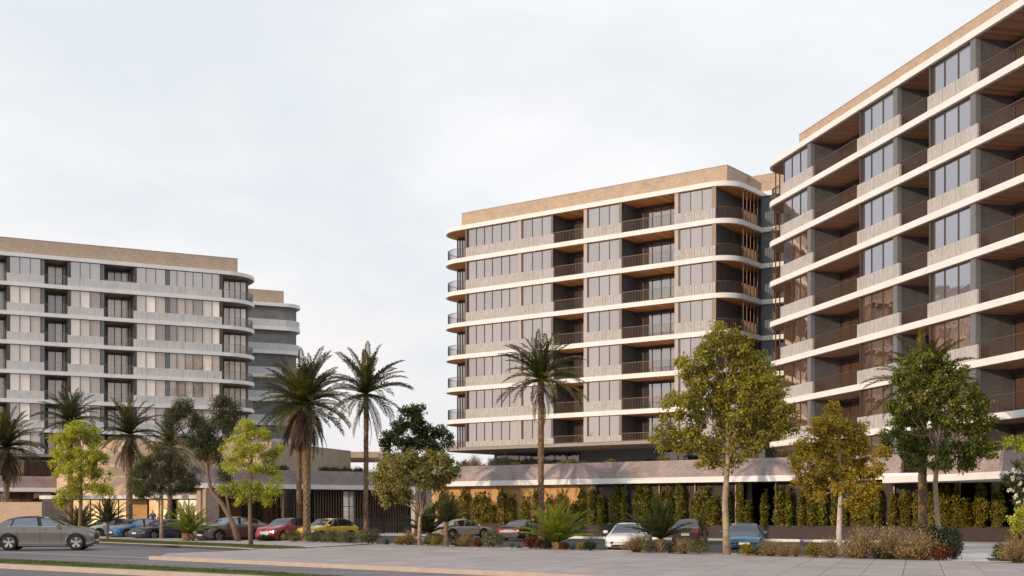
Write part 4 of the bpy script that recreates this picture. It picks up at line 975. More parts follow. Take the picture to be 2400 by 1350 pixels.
cycad(1306,1290,61.5,'large bright cycad with an orange scaly stem beside the slim palm and the dark sedan',1.25,40,.26,.35,seed=1)
cycad(441,1266,79,'bright cycad with upright fronds left of the brown SUV',1.25,30,.28,.5,seed=2)
cycad(186,1240,92,'dark cycad behind the silver SUV bonnet',1.2,34,.2,.4,CG,seed=3)
cycad(1548,1299,57,'dark feathery cycad between the white sedan and the green SUV',1.15,36,.16,.6,CG,seed=4)
cycad(1046,1284,66,'thin feathery palm in front of the beige sedan',.92,26,.1,1.3,CG,seed=5,name='pygmy_palm')
cycad(252,1258,86,'small feathery palm in front of the lit lobby windows',1.1,26,.08,1.1,CG,seed=6,name='pygmy_palm')
cycad(1005,1262,84,'dark low palm right of the bar gate',1.4,26,.12,.4,CG,seed=7,name='pygmy_palm')

# ---- climbers on the podium wall
ivy = []
for i in range(6):
    h = 2.3; r_ = np.random.default_rng(100+i); P = []
    n = 1300; zz = r_.random(n)*h; prof = .42+.09*np.sin(zz*4.3+i*1.7)+.05*np.sin(zz*11+i); prof = prof*np.clip((h+.15-zz)/.5, .15, 1)
    a = r_.random(n)*6.283; rad = prof*(.55+.5*r_.random(n)); P = np.stack([rad*np.cos(a), rad*.6*np.sin(a), zz], 1)
    k_ = r_.integers(3,6)
    for q_ in range(k_):
        aa = r_.random()*6.28; m_ = 26; tt = r_.random(m_)**.7; ox = .12*np.cos(aa); P = np.concatenate([P, np.stack([ox+tt*.30*np.cos(aa)+r_.normal(size=m_)*.03, .1*np.sin(aa)+r_.normal(size=m_)*.03, h-.35+tt*.75], 1)]); a = np.concatenate([a, np.full(m_, aa)])
    d = np.stack([np.cos(a), np.sin(a), 0*a], 1); V, F = leaves(P, .15, .7, .3, .6, d, r_); ivy.append(mesh_np('foliage', V, F, 'leaf_ivy'))
stem = MB(); stem.tube([(0,0,0),(.03,0,1),(0,0,1.9)], [.03,.022,.01], 5); stem = stem.mesh('stem', 'bark_brown')
cp_px = []; x = 1036; r = random.Random(12)
while x < 2345: cp_px.append(x); x += r.uniform(17, 33)*(1+(x-1036)/5200)
ordw = ['first','second','third','fourth','fifth','sixth','seventh','eighth','ninth','tenth']
zones = [(1000,1120,'beside the beige sedan'),(1120,1262,'behind the dark sedan'),(1262,1372,'behind the large cycad'),(1372,1452,'right of the orange lit wall'),(1452,1532,'above the white sedan'),(1532,1616,'behind the dark feathery cycad'),(1616,1705,'left of the tallest tree trunk'),(1705,1806,'above the blue sedan'),(1806,1900,'left of the golden tree'),(1900,1990,'behind the golden tree'),(1990,2085,'right of the golden tree'),(2085,2165,'left of the rough palm trunk'),(2165,2240,'behind the slender grey trunk'),(2240,2400,'left of the lit round column')]
cnt = {}
for i, px in enumerate(cp_px):
    s = PL.s(px,.55); X_, Y_ = PL.w(s,.55); sc = r.choice((.62,.8,.9,1.0,1.05,1.15))*r.uniform(.93,1.07); z0 = 1.045
    zi = [k for k, z in enumerate(zones) if z[0] <= px < z[1]][0]; cnt[zi] = cnt.get(zi, 0)+1
    t = tag(empty('climbing_plant', (X_,Y_,z0), r.uniform(0,6.28)), '%s leafy climber from the left %s' % (ordw[cnt[zi]-1], zones[zi][2]), 'climbing plant', 'climbing plants along the parking level')
    put('foliage', ivy[r.randrange(6)], t, None, None, (r.uniform(.8,1.12), .9, sc)); put('stem', stem, t, None, None, (1,1,sc))

# ---- shrubs
def shrub_mesh(kind, seed):
    r_ = np.random.default_rng(seed); rr = random.Random(seed)
    if kind in ('shrub_grey','shrub_dark','shrub_red','shrub_yellow'):
        n = 1900; P, d = clump_points((0,0,.48), (.52,.52,.46), n, r_, .35); P[:,2] = np.maximum(P[:,2], .02)
        P += .07*np.sin(P[:, [1,2,0]]*14)
        V, F = leaves(P, .095, .35 if kind == 'shrub_grey' else .55, .3, -.6 if kind == 'shrub_grey' else 0, d, r_)
        return mesh_np('foliage', V, F, kind)
    b = MB()
    if kind == 'shrub_brown':
        for i in range(800):
            a = rr.uniform(0,6.283); e = rr.uniform(.1,1.45); ln = rr.uniform(.45,1.0); d = Vector((math.cos(a)*math.cos(e), math.sin(a)*math.cos(e), math.sin(e)))
            o = Vector((rr.uniform(-.15,.15), rr.uniform(-.15,.15), rr.uniform(0,.2))); s = Vector((-math.sin(a), math.cos(a), 0))*.014; q = o+d*ln*.9
            b.add([o-s, o+s, q], [(0,1,2)])
            for j in range(5):
                c = o+d*ln*rr.uniform(.45,1); u = Vector((rr.uniform(-1,1),rr.uniform(-1,1),rr.uniform(-.2,1.6)))*.034; v = Vector((rr.uniform(-1,1),rr.uniform(-1,1),rr.uniform(-1,1)))*.014
                b.add([c, c+u+v, c+u*2, c+u-v], [(0,1,2,3)])
    else:
        for i in range(34):
            a = i*2.4; e = rr.uniform(.25,1.3); ln = rr.uniform(.35,.6); d = Vector((math.cos(a)*math.cos(e), math.sin(a)*math.cos(e), math.sin(e))); s = Vector((-math.sin(a), math.cos(a), 0))
            m1 = d*ln*.5; q = d*ln+Vector((0,0,-.08)); b.add([s*-.03, s*.03, m1+s*.05, m1-s*.05, q], [(0,1,2,3),(3,2,4)])
    return b.mesh('foliage', kind)
SH = {k: [shrub_mesh(k, 200+i*7+j) for j in range(2)] for i, k in enumerate(('shrub_grey','shrub_dark','shrub_red','shrub_yellow','shrub_brown','agave'))}
desc = {'shrub_grey': ('grey green rounded bush', 'round_bush', 'bush'), 'shrub_dark': ('dark green low bush', 'low_bush', 'bush'), 'shrub_red': ('red leaved low bush', 'red_bush', 'bush'),
        'shrub_yellow': ('yellow green small bush', 'small_bush', 'bush'), 'shrub_brown': ('brown spiky dry bush', 'spiky_bush', 'bush'), 'agave': ('blue green agave rosette', 'agave', 'agave')}
stemm = MB(); stemm.tube([(0,0,-.02),(.01,0,.3)], [.05,.03], 6)
for a in range(5): stemm.tube([(0,0,.15),(.2*math.cos(a*1.26),.2*math.sin(a*1.26),.5)], [.02,.008], 4)
stemm = stemm.mesh('stem', 'bark_brown')
bushes = [ # px, base y, width px, height px, kind, where
 (246,1260,36,26,'shrub_brown','at the nose of the silver SUV'),(285,1262,42,24,'shrub_dark','in front of the blue hatchback, left'),(318,1263,30,16,'agave','between the blue hatchback and the dark blue sedan'),(345,1262,40,24,'shrub_grey','in front of the dark blue sedan, left of the weeping tree'),
 (400,1264,40,26,'shrub_dark','right of the weeping tree trunk'),(425,1266,24,16,'shrub_dark','left foot of the bright cycad'),(470,1267,26,16,'agave','right foot of the bright cycad'),(512,1268,38,26,'shrub_grey','in front of the brown SUV wheel'),(538,1269,32,24,'shrub_grey','at the foot of the leaning eucalyptus'),
 (570,1269,26,16,'agave','between the eucalyptus and the lime green verge tree'),(622,1272,38,16,'shrub_dark','under the red SUV bumper'),(690,1274,42,28,'shrub_grey','left foot of the thick palm'),(735,1275,46,30,'shrub_grey','right foot of the thick palm'),(780,1276,46,32,'shrub_grey','in front of the yellow SUV door'),(815,1277,44,32,'shrub_grey','in front of the yellow SUV rear wheel'),
 (864,1279,54,42,'shrub_grey','at the foot of the lone slim palm'),(905,1280,40,18,'agave','right of the lone slim palm, by the kerb'),(938,1281,26,18,'shrub_yellow','left of the forked silver green tree'),(958,1281,34,26,'shrub_brown','touching the forked silver green tree'),(1002,1282,26,20,'shrub_grey','right of the forked silver green tree'),(1022,1283,26,20,'shrub_yellow','left of the thin feathery palm'),
 (1072,1284,34,22,'shrub_dark','right of the thin feathery palm'),(1092,1285,40,28,'shrub_brown','under the beige sedan'),(1122,1286,24,20,'shrub_red','between the beige and the dark sedan'),(1155,1287,50,32,'shrub_grey','left of the dark sedan seen from behind'),(1200,1288,30,16,'agave','below the dark sedan number plate'),(1216,1288,22,14,'agave','just right of the one below the number plate'),
 (1245,1289,34,24,'shrub_red','left foot of the tall palm by the large cycad'),(1266,1290,26,22,'shrub_red','right foot of the tall palm by the large cycad'),(1283,1291,26,22,'shrub_dark','left of the large cycad stem'),(1325,1292,24,16,'shrub_red','right of the large cycad stem'),(1342,1293,30,24,'agave','between the large cycad and the white sedan'),(1363,1294,20,16,'shrub_yellow','left of the white sedan bumper'),(1382,1294,30,18,'shrub_dark','beside the white sedan bumper'),
 (1492,1298,54,34,'shrub_brown','covering the white sedan headlamp'),(1520,1300,30,26,'shrub_grey','left foot of the dark feathery cycad'),(1575,1301,34,24,'shrub_dark','right foot of the dark feathery cycad'),(1603,1302,40,28,'shrub_brown','below the dark green SUV'),(1640,1303,42,30,'shrub_grey','left of the tallest tree trunk'),
 (1752,1306,32,24,'shrub_yellow','below the blue sedan headlamp'),(1776,1306,30,20,'shrub_dark','right of the yellow one by the blue sedan'),(1806,1307,46,34,'shrub_brown','at the rear side of the blue sedan'),(1838,1308,36,30,'shrub_brown','second one right of the blue sedan'),(1865,1309,22,26,'shrub_brown','thin one in the gap before the golden tree'),
 (1907,1310,38,28,'shrub_yellow','left of the golden tree'),(1946,1311,44,36,'shrub_brown','touching the golden tree trunk'),(2018,1313,66,54,'shrub_brown','tall one right of the golden tree'),(1995,1312,28,20,'shrub_yellow','low in front of the tall spiky bushes'),(2062,1314,40,26,'shrub_dark','low between the two tall spiky bushes'),(2085,1314,70,56,'shrub_brown','in the middle of the tall spiky group'),(2120,1315,40,38,'shrub_brown','between the middle and last tall spiky bushes'),
 (2155,1316,74,62,'shrub_brown','last of the tall spiky group, by the orange lit trunk'),(2175,1300,66,58,'shrub_dark','behind the tall spiky group'),(2205,1317,50,32,'shrub_red','left of the pale entrance path'),(2232,1316,44,44,'shrub_dark','at the left edge of the pale entrance path'),(2225,1300,50,60,'shrub_dark','behind the red one at the entrance path'),
 (2350,1320,44,40,'shrub_dark','at the right edge of the pale entrance path'),(2382,1323,64,50,'shrub_brown','in the lower right corner'),(2388,1300,50,40,'shrub_red','behind the spiky bush in the lower right corner')]
r = random.Random(77)
def shrub(x, y, z, wd, ht, kind, label, group):
    t = tag(empty(desc[kind][1], (x,y,z), r.uniform(0,6.28)), label, desc[kind][2], group)
    put('foliage', SH[kind][r.randrange(2)], t, None, None, (wd/1.1, wd/1.1, ht/(.95 if kind != 'agave' else .55))); put('stem', stemm, t, None, None, (wd/1.1, wd/1.1, ht))
for (px, py, wp, hp, kind, where) in bushes:
    x, y = G(px, py-4, .13); Y = y; shrub(x, y, .125, wp*Y/FPX*(1.08 if kind == 'shrub_brown' else 1.25), hp*Y/FPX*(1.2 if px > 870 else .95)*r.uniform(.9,1.1), kind, desc[kind][0]+' '+where, 'planting bed bushes')
# plants on the podium terraces
pods = [(1092,'shrub_dark',.9),(1112,'shrub_brown',1.1),(1133,'shrub_yellow',.6),(1155,'shrub_grey',1.0),(1185,'shrub_grey',1.1),(1210,'shrub_yellow',.7),(1236,'shrub_dark',.9),(1252,'agave',.8),(1278,'shrub_dark',.8),(1318,'shrub_yellow',.7),(1338,'shrub_yellow',.8),(1365,'shrub_yellow',.6),(1430,'shrub_yellow',.7),(1520,'shrub_dark',.8),(1555,'shrub_yellow',.8),(1668,'shrub_brown',1.2),(1740,'shrub_brown',1.0),(1810,'shrub_dark',1.1),(1835,'shrub_brown',1.0),(1860,'shrub_brown',1.2),(1885,'shrub_dark',1.1)]
for i, (px, kind, h_) in enumerate(pods):
    s = PL.s(px,1.4); x, y = PL.w(s,1.4)
    wh = ('left end of the terrace' if px < 1150 else 'left of the tall palm' if px < 1262 else 'right of the tall palm' if px < 1400 else 'middle of the terrace' if px < 1600 else 'behind the tallest tree' if px < 1780 else 'below the right tower corner')
    rank = [p for p in pods if p[1] == kind and (('left end of the terrace' if p[0] < 1150 else 'left of the tall palm' if p[0] < 1262 else 'right of the tall palm' if p[0] < 1400 else 'middle of the terrace' if p[0] < 1600 else 'behind the tallest tree' if p[0] < 1780 else 'below the right tower corner') == wh)].index((px, kind, h_))
    shrub(x, y, 5.1, 1.1, h_*1.25, kind, '%s on the podium, %s%s' % (desc[kind][0], wh, '' if rank == 0 else ', %s from the left' % ordw[rank]), 'terrace planting')
for i, (px, kind, wh) in enumerate([(662,'shrub_dark','behind the twin palms'),(762,'shrub_dark','right of the twin palms'),(785,'shrub_dark','second right of the twin palms'),(812,'shrub_dark','at the corner of the rear brick block'),(838,'shrub_dark','beside the lone slim palm crown stem'),(640,'shrub_dark','left of the twin palms')]):
    s = P2.s(px,1.2); x, y = P2.w(s,1.2); shrub(x, y, 4.9, 1.5, 1.15, kind, 'dark bush on the shaded podium wing, '+wh, 'terrace planting')
for i, (px, wh) in enumerate([(62,'left'),(85,'middle'),(108,'right')]):
    s = P1.s(px,1.0); x, y = P1.w(s,1.0); shrub(x, y, 4.9, 1.5, .9, 'shrub_dark', 'dark bush on the far left podium, %s of three' % wh, 'terrace planting')
# ------------------------------------------------------------------ cars
def paint(name, col, metal=.35, rough=.28):
    m = mat(name, col, rough, metal=metal, spec=.5, coat=.8); return name
paint('paint_silver', (.19,.18,.17), .6, .22); paint('paint_brown', (.17,.125,.10)); paint('paint_red', (.30,.02,.025), .2); paint('paint_yellow', (.56,.42,.02), .0); paint('paint_blue', (.035,.16,.34), .2)
paint('paint_navy', (.05,.055,.085)); paint('paint_white', (.86,.86,.88), 0); paint('paint_beige', (.42,.37,.31)); paint('paint_black', (.035,.03,.032)); paint('paint_olive', (.045,.04,.03)); paint('paint_petrol', (.05,.15,.25), .3); paint('paint_pale', (.62,.64,.67), .3)
mat('tyre', (.018,.018,.018), .85, noise=(20,.2)); mat('rim', (.62,.60,.57), .25, metal=.9); mat('rim_dark', (.10,.10,.10), .3, metal=.8); mat('trim_black', (.02,.02,.02), .5); mat('chrome', (.75,.74,.72), .12, metal=1)
mat('tail_red', (.35,.02,.02), .2, coat=.6); mat('plate', (.75,.74,.70), .5); mat('plate_ink', (.03,.03,.05), .6)
glass_mat('car_glass', (.02,.02,.022), .10); glass_mat('car_glass_bright', (.035,.04,.05), .24, tint=(.78,.84,1))
mat('headlamp_lit', (.9,.9,.88), .15, coat=.5); MAT['headlamp_lit'].node_tree.nodes['Principled BSDF'].inputs['Emission Color'].default_value = (1,.98,.92,1); MAT['headlamp_lit'].node_tree.nodes['Principled BSDF'].inputs['Emission Strength'].default_value = .5
mat('headlamp', (.30,.32,.34), .12, metal=.6, coat=.6); mat('headlamp_dark', (.04,.045,.05), .12, metal=.3, coat=.6)
def interp(tab, x):
    if x <= tab[0][0]: return tab[0][1]
    for (a, u), (b_, v) in zip(tab, tab[1:]):
        if x <= b_:
            t = (x-a)/(b_-a); t = t*t*(3-2*t)*.35+t*.65; return u+(v-u)*t
    return tab[-1][1]
# profiles: x from rear 0 to front 1 -> fraction of height
CARS = {
 'suv': dict(L=4.55, W=1.90, H=1.66, wb=.605, wr=.37, wx=.52, top=[(0,.56),(.015,.62),(.05,.68),(.075,.70),(.17,.93),(.25,.985),(.45,1.0),(.58,.97),(.73,.73),(.78,.70),(.90,.655),(.96,.615),(.99,.56),(1,.50)], belt=[(0,.64),(.3,.68),(.7,.66),(.95,.55),(1,.44)], cab=(.075,.765), rf=(.20,.585), tum=.72),
 'coupe_suv': dict(L=4.98, W=1.97, H=1.66, wb=.615, wr=.385, wx=.535, top=[(0,.60),(.015,.68),(.05,.71),(.08,.73),(.22,.93),(.33,.985),(.45,1.0),(.57,.965),(.72,.745),(.77,.705),(.90,.67),(.96,.635),(.99,.57),(1,.50)], belt=[(0,.64),(.3,.695),(.7,.675),(.95,.57),(1,.44)], cab=(.08,.745), rf=(.31,.575), tum=.72),
 'sedan': dict(L=4.75, W=1.86, H=1.43, wb=.59, wr=.335, wx=.50, top=[(0,.58),(.015,.68),(.05,.715),(.15,.735),(.30,.95),(.40,1.0),(.50,.995),(.58,.955),(.73,.67),(.77,.645),(.93,.57),(.985,.50),(1,.42)], belt=[(0,.60),(.2,.66),(.7,.62),(.95,.50),(1,.40)], cab=(.15,.755), rf=(.33,.575), tum=.67),
 'hatch': dict(L=4.2, W=1.80, H=1.50, wb=.615, wr=.33, wx=.50, top=[(0,.58),(.02,.64),(.05,.68),(.16,.94),(.25,.99),(.45,1.0),(.57,.96),(.75,.665),(.79,.64),(.93,.565),(.985,.50),(1,.42)], belt=[(0,.60),(.3,.64),(.7,.61),(.95,.50),(1,.40)], cab=(.055,.775), rf=(.18,.575), tum=.71),
}
def car(kind, px, Y, heading, pm, label, name='parked_car', z=0.0, scale=1.0, lamps='headlamp', glass='car_glass', rim='rim', cat='car', group='cars in the car park', roofm=None, plate=True, grille='trim_black', emblem=None, loc=None, lower='trim_black'):
    c = CARS[kind]; Lc, Wc, Hc = c['L'], c['W'], c['H']; x, y = loc or XY(px, Y)
    t = tag(empty(name, (x,y,z), math.atan2(heading[1], heading[0])), label, cat, group); t.scale = (scale,)*3
    xs = sorted(set([0,.006,.02,.045,.075,.10,.13,.16,.20,.24,.28,.32,.36,.40,.44,.445,.47,.50,.53,.56,.585,.61,.64,.67,.70,.73,.755,.775,.80,.84,.88,.92,.95,.975,.99,1.0, c['cab'][0], c['cab'][1], c['rf'][0], c['rf'][1]]))
    hw = lambda u: Wc/2*(1-.16*max(0,(.10-u)/.10)**2-.20*max(0,(u-.86)/.14)**2.2)
    rings = []
    for u in xs:
        X = (u-.5)*Lc; w_ = hw(u); zt = interp(c['top'], u)*Hc; bl = min(interp(c['belt'], u)*Hc, zt-.02); lo = .20 if .05 < u < .95 else .20+.10*(1-min(u,1-u)/.05)
        cabn = c['cab'][0] < u < c['cab'][1] and zt-bl > .06
        wr_ = w_*(c['tum'] if cabn else .88)
        if cabn: f = min(1,(zt-bl)/(Hc*.34)); wr_ = w_*(.93-(.93-c['tum'])*f)
        ring = [(0,lo),(w_*.9,lo),(w_*.985,lo+.10),(w_*.975,lo+.22),(w_,bl*.62+.12),(w_*.99,bl-.10),(w_*.95,bl-.01),(w_*.925,bl+.012 if cabn else bl+.2*(zt-bl)), (wr_, zt-(.08 if cabn else .35*(zt-bl))), (wr_*.88, zt-.03), (wr_*.48, zt-.008), (0, zt)]
        rings.append([(X, a, b_) for a, b_ in ring])
    nr = len(rings[0]); V = []; body = MB(); gl = {'side_window': MB(), 'windscreen': MB(), 'rear_window': MB()}
    for rg in rings: V += rg
    bv = list(V)+[(a,-b_,c_) for a,b_,c_ in V]; off = len(V); bf = []
    def cls(i, j):
        um = (xs[i]+xs[i+1])/2
        if j == 7 and c['rf'][0]*.55+c['cab'][0]*.45 < um < c['rf'][1]*.35+c['cab'][1]*.65:
            if abs(um-(c['rf'][0]+c['cab'][1])/2+.02) < .008: return None
            return 'side_window'
        if j in (9,10) or (j == 8 and False):
            if c['rf'][1] <= um <= c['cab'][1]-.012: return 'windscreen'
            if c['cab'][0]+.004 <= um <= c['rf'][0]: return 'rear_window'
        return None
    gp = {k: [] for k in gl}
    for i in range(len(xs)-1):
        for j in range(nr-1):
            q = (i*nr+j, (i+1)*nr+j, (i+1)*nr+j+1, i*nr+j+1); k = cls(i, j)
            qm = tuple(off+a for a in q[::-1])
            if k: gp[k].append((q, qm)); 
            bf += [q[::-1], qm[::-1]] if False else [q, qm]
    body.v = bv; body.f = bf+[tuple(range(nr))+tuple(off+k for k in range(nr-2,0,-1)), tuple((len(xs)-1)*nr+k for k in range(nr-1,-1,-1))+tuple(off+(len(xs)-1)*nr+k for k in range(1,nr-1))]
    me = body.mesh('body', pm); bm = bmesh.new(); bm.from_mesh(me); bmesh.ops.remove_doubles(bm, verts=bm.verts, dist=1e-4); bmesh.ops.recalc_face_normals(bm, faces=bm.faces); bm.to_mesh(me); bm.free()
    bo = put('body', me, t)
    # wheel arches
    wbx = c['wb']*Lc/2; xc = (c['wx']-.5)*Lc-.02; cut = MB()
    for sx in (-1,1):
        n0 = 22; 
        for sy in (-1,1):
            pts = [(xc+sx*wbx+(c['wr']+.055)*math.cos(2*math.pi*k/n0), c['wr']+.015+(c['wr']+.055)*math.sin(2*math.pi*k/n0)) for k in range(n0)]
            y0, y1 = (Wc/2-.26, Wc/2+.2) if sy > 0 else (-Wc/2-.2, -Wc/2+.26)
            cut.add([(p[0],y0,p[1]) for p in pts]+[(p[0],y1,p[1]) for p in pts], [tuple(range(n0))[::-1] if False else tuple(range(n0)), tuple(range(2*n0-1,n0-1,-1))]+[(k,n0+k,n0+(k+1)%n0,(k+1)%n0) for k in range(n0)])
    cm = cut.mesh('cut', 'trim_black'); bm = bmesh.new(); bm.from_mesh(cm); bmesh.ops.recalc_face_normals(bm, faces=bm.faces); bm.to_mesh(cm); bm.free()
    co = bpy.data.objects.new('cut', cm); COL.objects.link(co); co.parent = t
    md = bo.modifiers.new('b', 'BOOLEAN'); md.object = co; md.operation = 'DIFFERENCE'; md.solver = 'EXACT'
    bpy.context.view_layer.update(); dg = bpy.context.evaluated_depsgraph_get(); nm = bpy.data.meshes.new_from_object(bo.evaluated_get(dg)); bo.modifiers.clear()
    if len(nm.polygons) > 50: bo.data = nm; nm.name = 'body'
    bpy.data.objects.remove(co); bpy.data.meshes.remove(cm)
    bo.data.polygons.foreach_set('use_smooth', [True]*len(bo.data.polygons))
    try: bo.data.set_sharp_from_angle(angle=R(32))
    except Exception: pass
    # glass a few millimetres proud
    for k, fs in gp.items():
        for side in ((0,),(1,)) if k == 'side_window' else ((0,1),):
            g = MB(); mp_ = {}
            for pair in fs:
                for sd in side:
                    f = []
                    for vi in pair[sd]:
                        if vi not in mp_:
                            a = Vector(bv[vi]); cen = Vector((a.x*.2, 0, .45*Hc)); d = (a-cen).normalized()*.007; mp_[vi] = len(g.v); g.v.append(tuple(a+d))
                        f.append(mp_[vi])
                    if sd: pass
                    g.f.append(tuple(f))
            if g.f:
                go = g.obj(k, glass, t, smooth=True); bm = bmesh.new(); bm.from_mesh(go.data)
                for f_ in bm.faces:
                    cc = f_.calc_center_median(); dd = Vector((0 if k == 'side_window' else cc.x, cc.y, (cc.z-.4*Hc)))
                    if k != 'side_window': dd.y = 0
                    else: dd.z = .1
                    if f_.normal.dot(dd) < 0: f_.normal_flip()
                bm.to_mesh(go.data); bm.free()
    # door shuts, handles, sill
    for sy in (-1,1):
        for u0, u1 in ((.30,.50),(.51,.70)):
            ym = lambda u, zf: sy*(hw(u)+.002)
            b = MB(); xm = ((u0+u1)/2-.5)*Lc; zz = interp(c['belt'],u0)*Hc-.14
            b.box(xm-.32, xm-.14, sy*hw(u0)-.015, sy*hw(u0)+.022, zz, zz+.035) if sy > 0 else b.box(xm-.32, xm-.14, -hw(u0)-.022, -hw(u0)+.015, zz, zz+.035)
            b.obj('door_handle', pm, t)
        for u in ((c['rf'][0]+c['cab'][1])/2-.02,.70,.30):
            b = MB(); X = (u-.5)*Lc; bl = interp(c['belt'],u)*Hc
            pts = [(.36,.99),(bl*.62+.12,1.003),(bl-.10,.992),(bl-.02,.957)]
            for (za,fa),(zb_,fb2) in zip(pts, pts[1:]):
                ya, yb = sy*hw(u)*fa, sy*hw(u)*fb2; o = sy*.004
                b.add([(X-.006,ya+o,za),(X+.006,ya+o,za),(X+.006,yb+o,zb_),(X-.006,yb+o,zb_)], [(0,1,2,3)])
            b.obj('door_gap', 'trim_black', t)
        b = MB(); X0, X1 = xc-wbx+c['wr']+.08, xc+wbx-c['wr']-.08; yy = sy*Wc/2
        b.box(X0, X1, min(yy*.97,yy*1.008), max(yy*.97,yy*1.008), .22, .33); b.obj('sill', lower, t)
        # mirror
        b = MB(); X = (c['cab'][1]-.5)*Lc-.32; yy = sy*(hw(.7)*.97); zz = interp(c['belt'],.7)*Hc+.09
        pts = [(X-.07,yy+sy*.02,zz-.07),(X+.10,yy+sy*.03,zz-.05),(X+.07,yy+sy*.24,zz-.05),(X-.09,yy+sy*.24,zz-.07),(X-.07,yy+sy*.02,zz+.07),(X+.04,yy+sy*.03,zz+.07),(X+.0,yy+sy*.22,zz+.08),(X-.09,yy+sy*.22,zz+.08)]
        b.add(pts, [(0,1,2,3),(7,6,5,4),(0,4,5,1),(1,5,6,2),(2,6,7,3),(3,7,4,0)]); b.obj('wing_mirror', pm, t, smooth=True)
    # window surround, pillars
    def wpt(u, f, o=.012):
        X = (u-.5)*Lc; w_ = hw(u); zt = interp(c['top'], u)*Hc; bl = min(interp(c['belt'], u)*Hc, zt-.02); f0 = min(1,(zt-bl)/(Hc*.34)); wr_ = w_*(.93-(.93-c['tum'])*f0)
        a = Vector((X, w_*.925+o, bl+.012)); b2 = Vector((X, wr_+o, zt-.08)); return a.lerp(b2, f)
    for sy in (-1,1):
        b = MB()
        us = [c['cab'][0]*.45+c['rf'][0]*.55, c['cab'][1]*.65+c['rf'][1]*.35]
        pc_ = (c['rf'][0]+c['cab'][1])/2-.02; pil = [(pc_-.018,pc_+.018)] + ([(.235,.250)] if kind != 'sedan' else [(.255,.266)])
        for (ua, ub) in pil:
            q = [wpt(ua,0), wpt(ub,0), wpt(ub-.02 if ua > .4 else ub+.02,1.02), wpt(ua-.02 if ua > .4 else ua+.02,1.02)]
            b.add([(p.x, sy*p.y, p.z) for p in q]+[(p.x, sy*(p.y-.03), p.z) for p in q], [(0,1,2,3),(7,6,5,4),(0,4,5,1),(1,5,6,2),(2,6,7,3),(3,7,4,0)])
        b.obj('window_pillar', 'trim_black', t) if False else b.obj('window_pillar', 'trim_black', t)
        b = MB(); pts = [wpt(us[0]+(us[1]-us[0])*k/14, 0, .012) for k in range(15)]
        b.tube([(p.x, sy*p.y, p.z) for p in pts], .014, 4); b.obj('window_trim', 'chrome' if kind == 'coupe_suv' else 'trim_black', t)
        b = MB(); pts = [wpt(us[0]+(us[1]-us[0])*k/14, 1.0, .006) for k in range(15)]
        b.tube([(p.x, sy*p.y, p.z) for p in pts], .016, 4); b.obj('roof_trim', 'trim_black', t)
        # wheel arch lip
        for sx in (-1,1):
            b = MB(); ra = c['wr']+.075; pts = []
            for k in range(17):
                a = math.pi*(-.02+1.04*k/16); px_ = xc+sx*wbx+ra*math.cos(a); pz_ = c['wr']+.015+ra*math.sin(a); pts.append((px_, sy*(hw(px_/Lc+.5)*.985), pz_))
            b.tube(pts, .028, 5); b.obj('wheel_arch', lower, t)
    # wheels
    wr = c['wr']
    tb = MB(); n0 = 26; prof = [(-.11,wr*.70),(-.115,wr*.93),(-.08,wr),(.08,wr),(.115,wr*.93),(.11,wr*.70)]
    for k in range(n0):
        a = 2*math.pi*k/n0
        for (yy, rr_) in prof: tb.v.append((rr_*math.cos(a), yy, rr_*math.sin(a)))
    for k in range(n0):
        for j in range(len(prof)-1): k2 = (k+1)%n0; m_ = len(prof); tb.f.append((k*m_+j, k2*m_+j, k2*m_+j+1, k*m_+j+1))
    tyre = tb.mesh('tyre', 'tyre', True)
    def disc(r0, yy, nn=26): return [(r0*math.cos(2*math.pi*k/nn), yy, r0*math.sin(2*math.pi*k/nn)) for k in range(nn)]
    rb = MB(); rb.add(disc(wr*.71,.085)+disc(wr*.63,.105)+disc(wr*.60,.05), [(k,(k+1)%26,26+(k+1)%26,26+k) for k in range(26)]+[(26+k,26+(k+1)%26,52+(k+1)%26,52+k) for k in range(26)])
    for k in range(5):
        for dd in (-.16,.16):
            a = 2*math.pi*k/5+math.pi/2; ca, sa = math.cos(a+dd), math.sin(a+dd); r1 = wr*.66; w0, w1 = .030, .026
            px_, pz_ = -math.sin(a+dd), math.cos(a+dd); ri = wr*.10
            rb.add([(ri*ca-px_*w0,.10,ri*sa-pz_*w0),(ri*ca+px_*w0,.10,ri*sa+pz_*w0),(r1*ca+px_*w1,.108,r1*sa+pz_*w1),(r1*ca-px_*w1,.108,r1*sa-pz_*w1),
                    (ri*ca-px_*w0,.07,ri*sa-pz_*w0),(ri*ca+px_*w0,.07,ri*sa+pz_*w0),(r1*ca+px_*w1,.07,r1*sa+pz_*w1),(r1*ca-px_*w1,.07,r1*sa-pz_*w1)], [(0,1,2,3),(0,3,7,4),(1,5,6,2)])
    rb.add(disc(wr*.16,.112), [tuple(range(26))]); rimm = rb.mesh('rim', rim)
    hb = MB(); hb.add(disc(wr*.66,.03), [tuple(range(26))]); hub = hb.mesh('brake_disc', 'rim_dark')
    for sx in (-1,1):
        for sy in (-1,1):
            wo = put('wheel', tyre, t, (xc+sx*wbx, sy*(Wc/2-.125), wr), (0,0,0 if sy > 0 else math.pi)); wo.name = 'wheel'
            put('rim', rimm, wo); put('brake_disc', hub, wo)
    # front: grille, lamps, plate, lower intake
    X = Lc/2; wf = hw(1.0)
    zt = c['top'][-1][1]*Hc
    b = MB(); gw_, gh0, gh1 = wf*.52, zt-.30, zt-.05
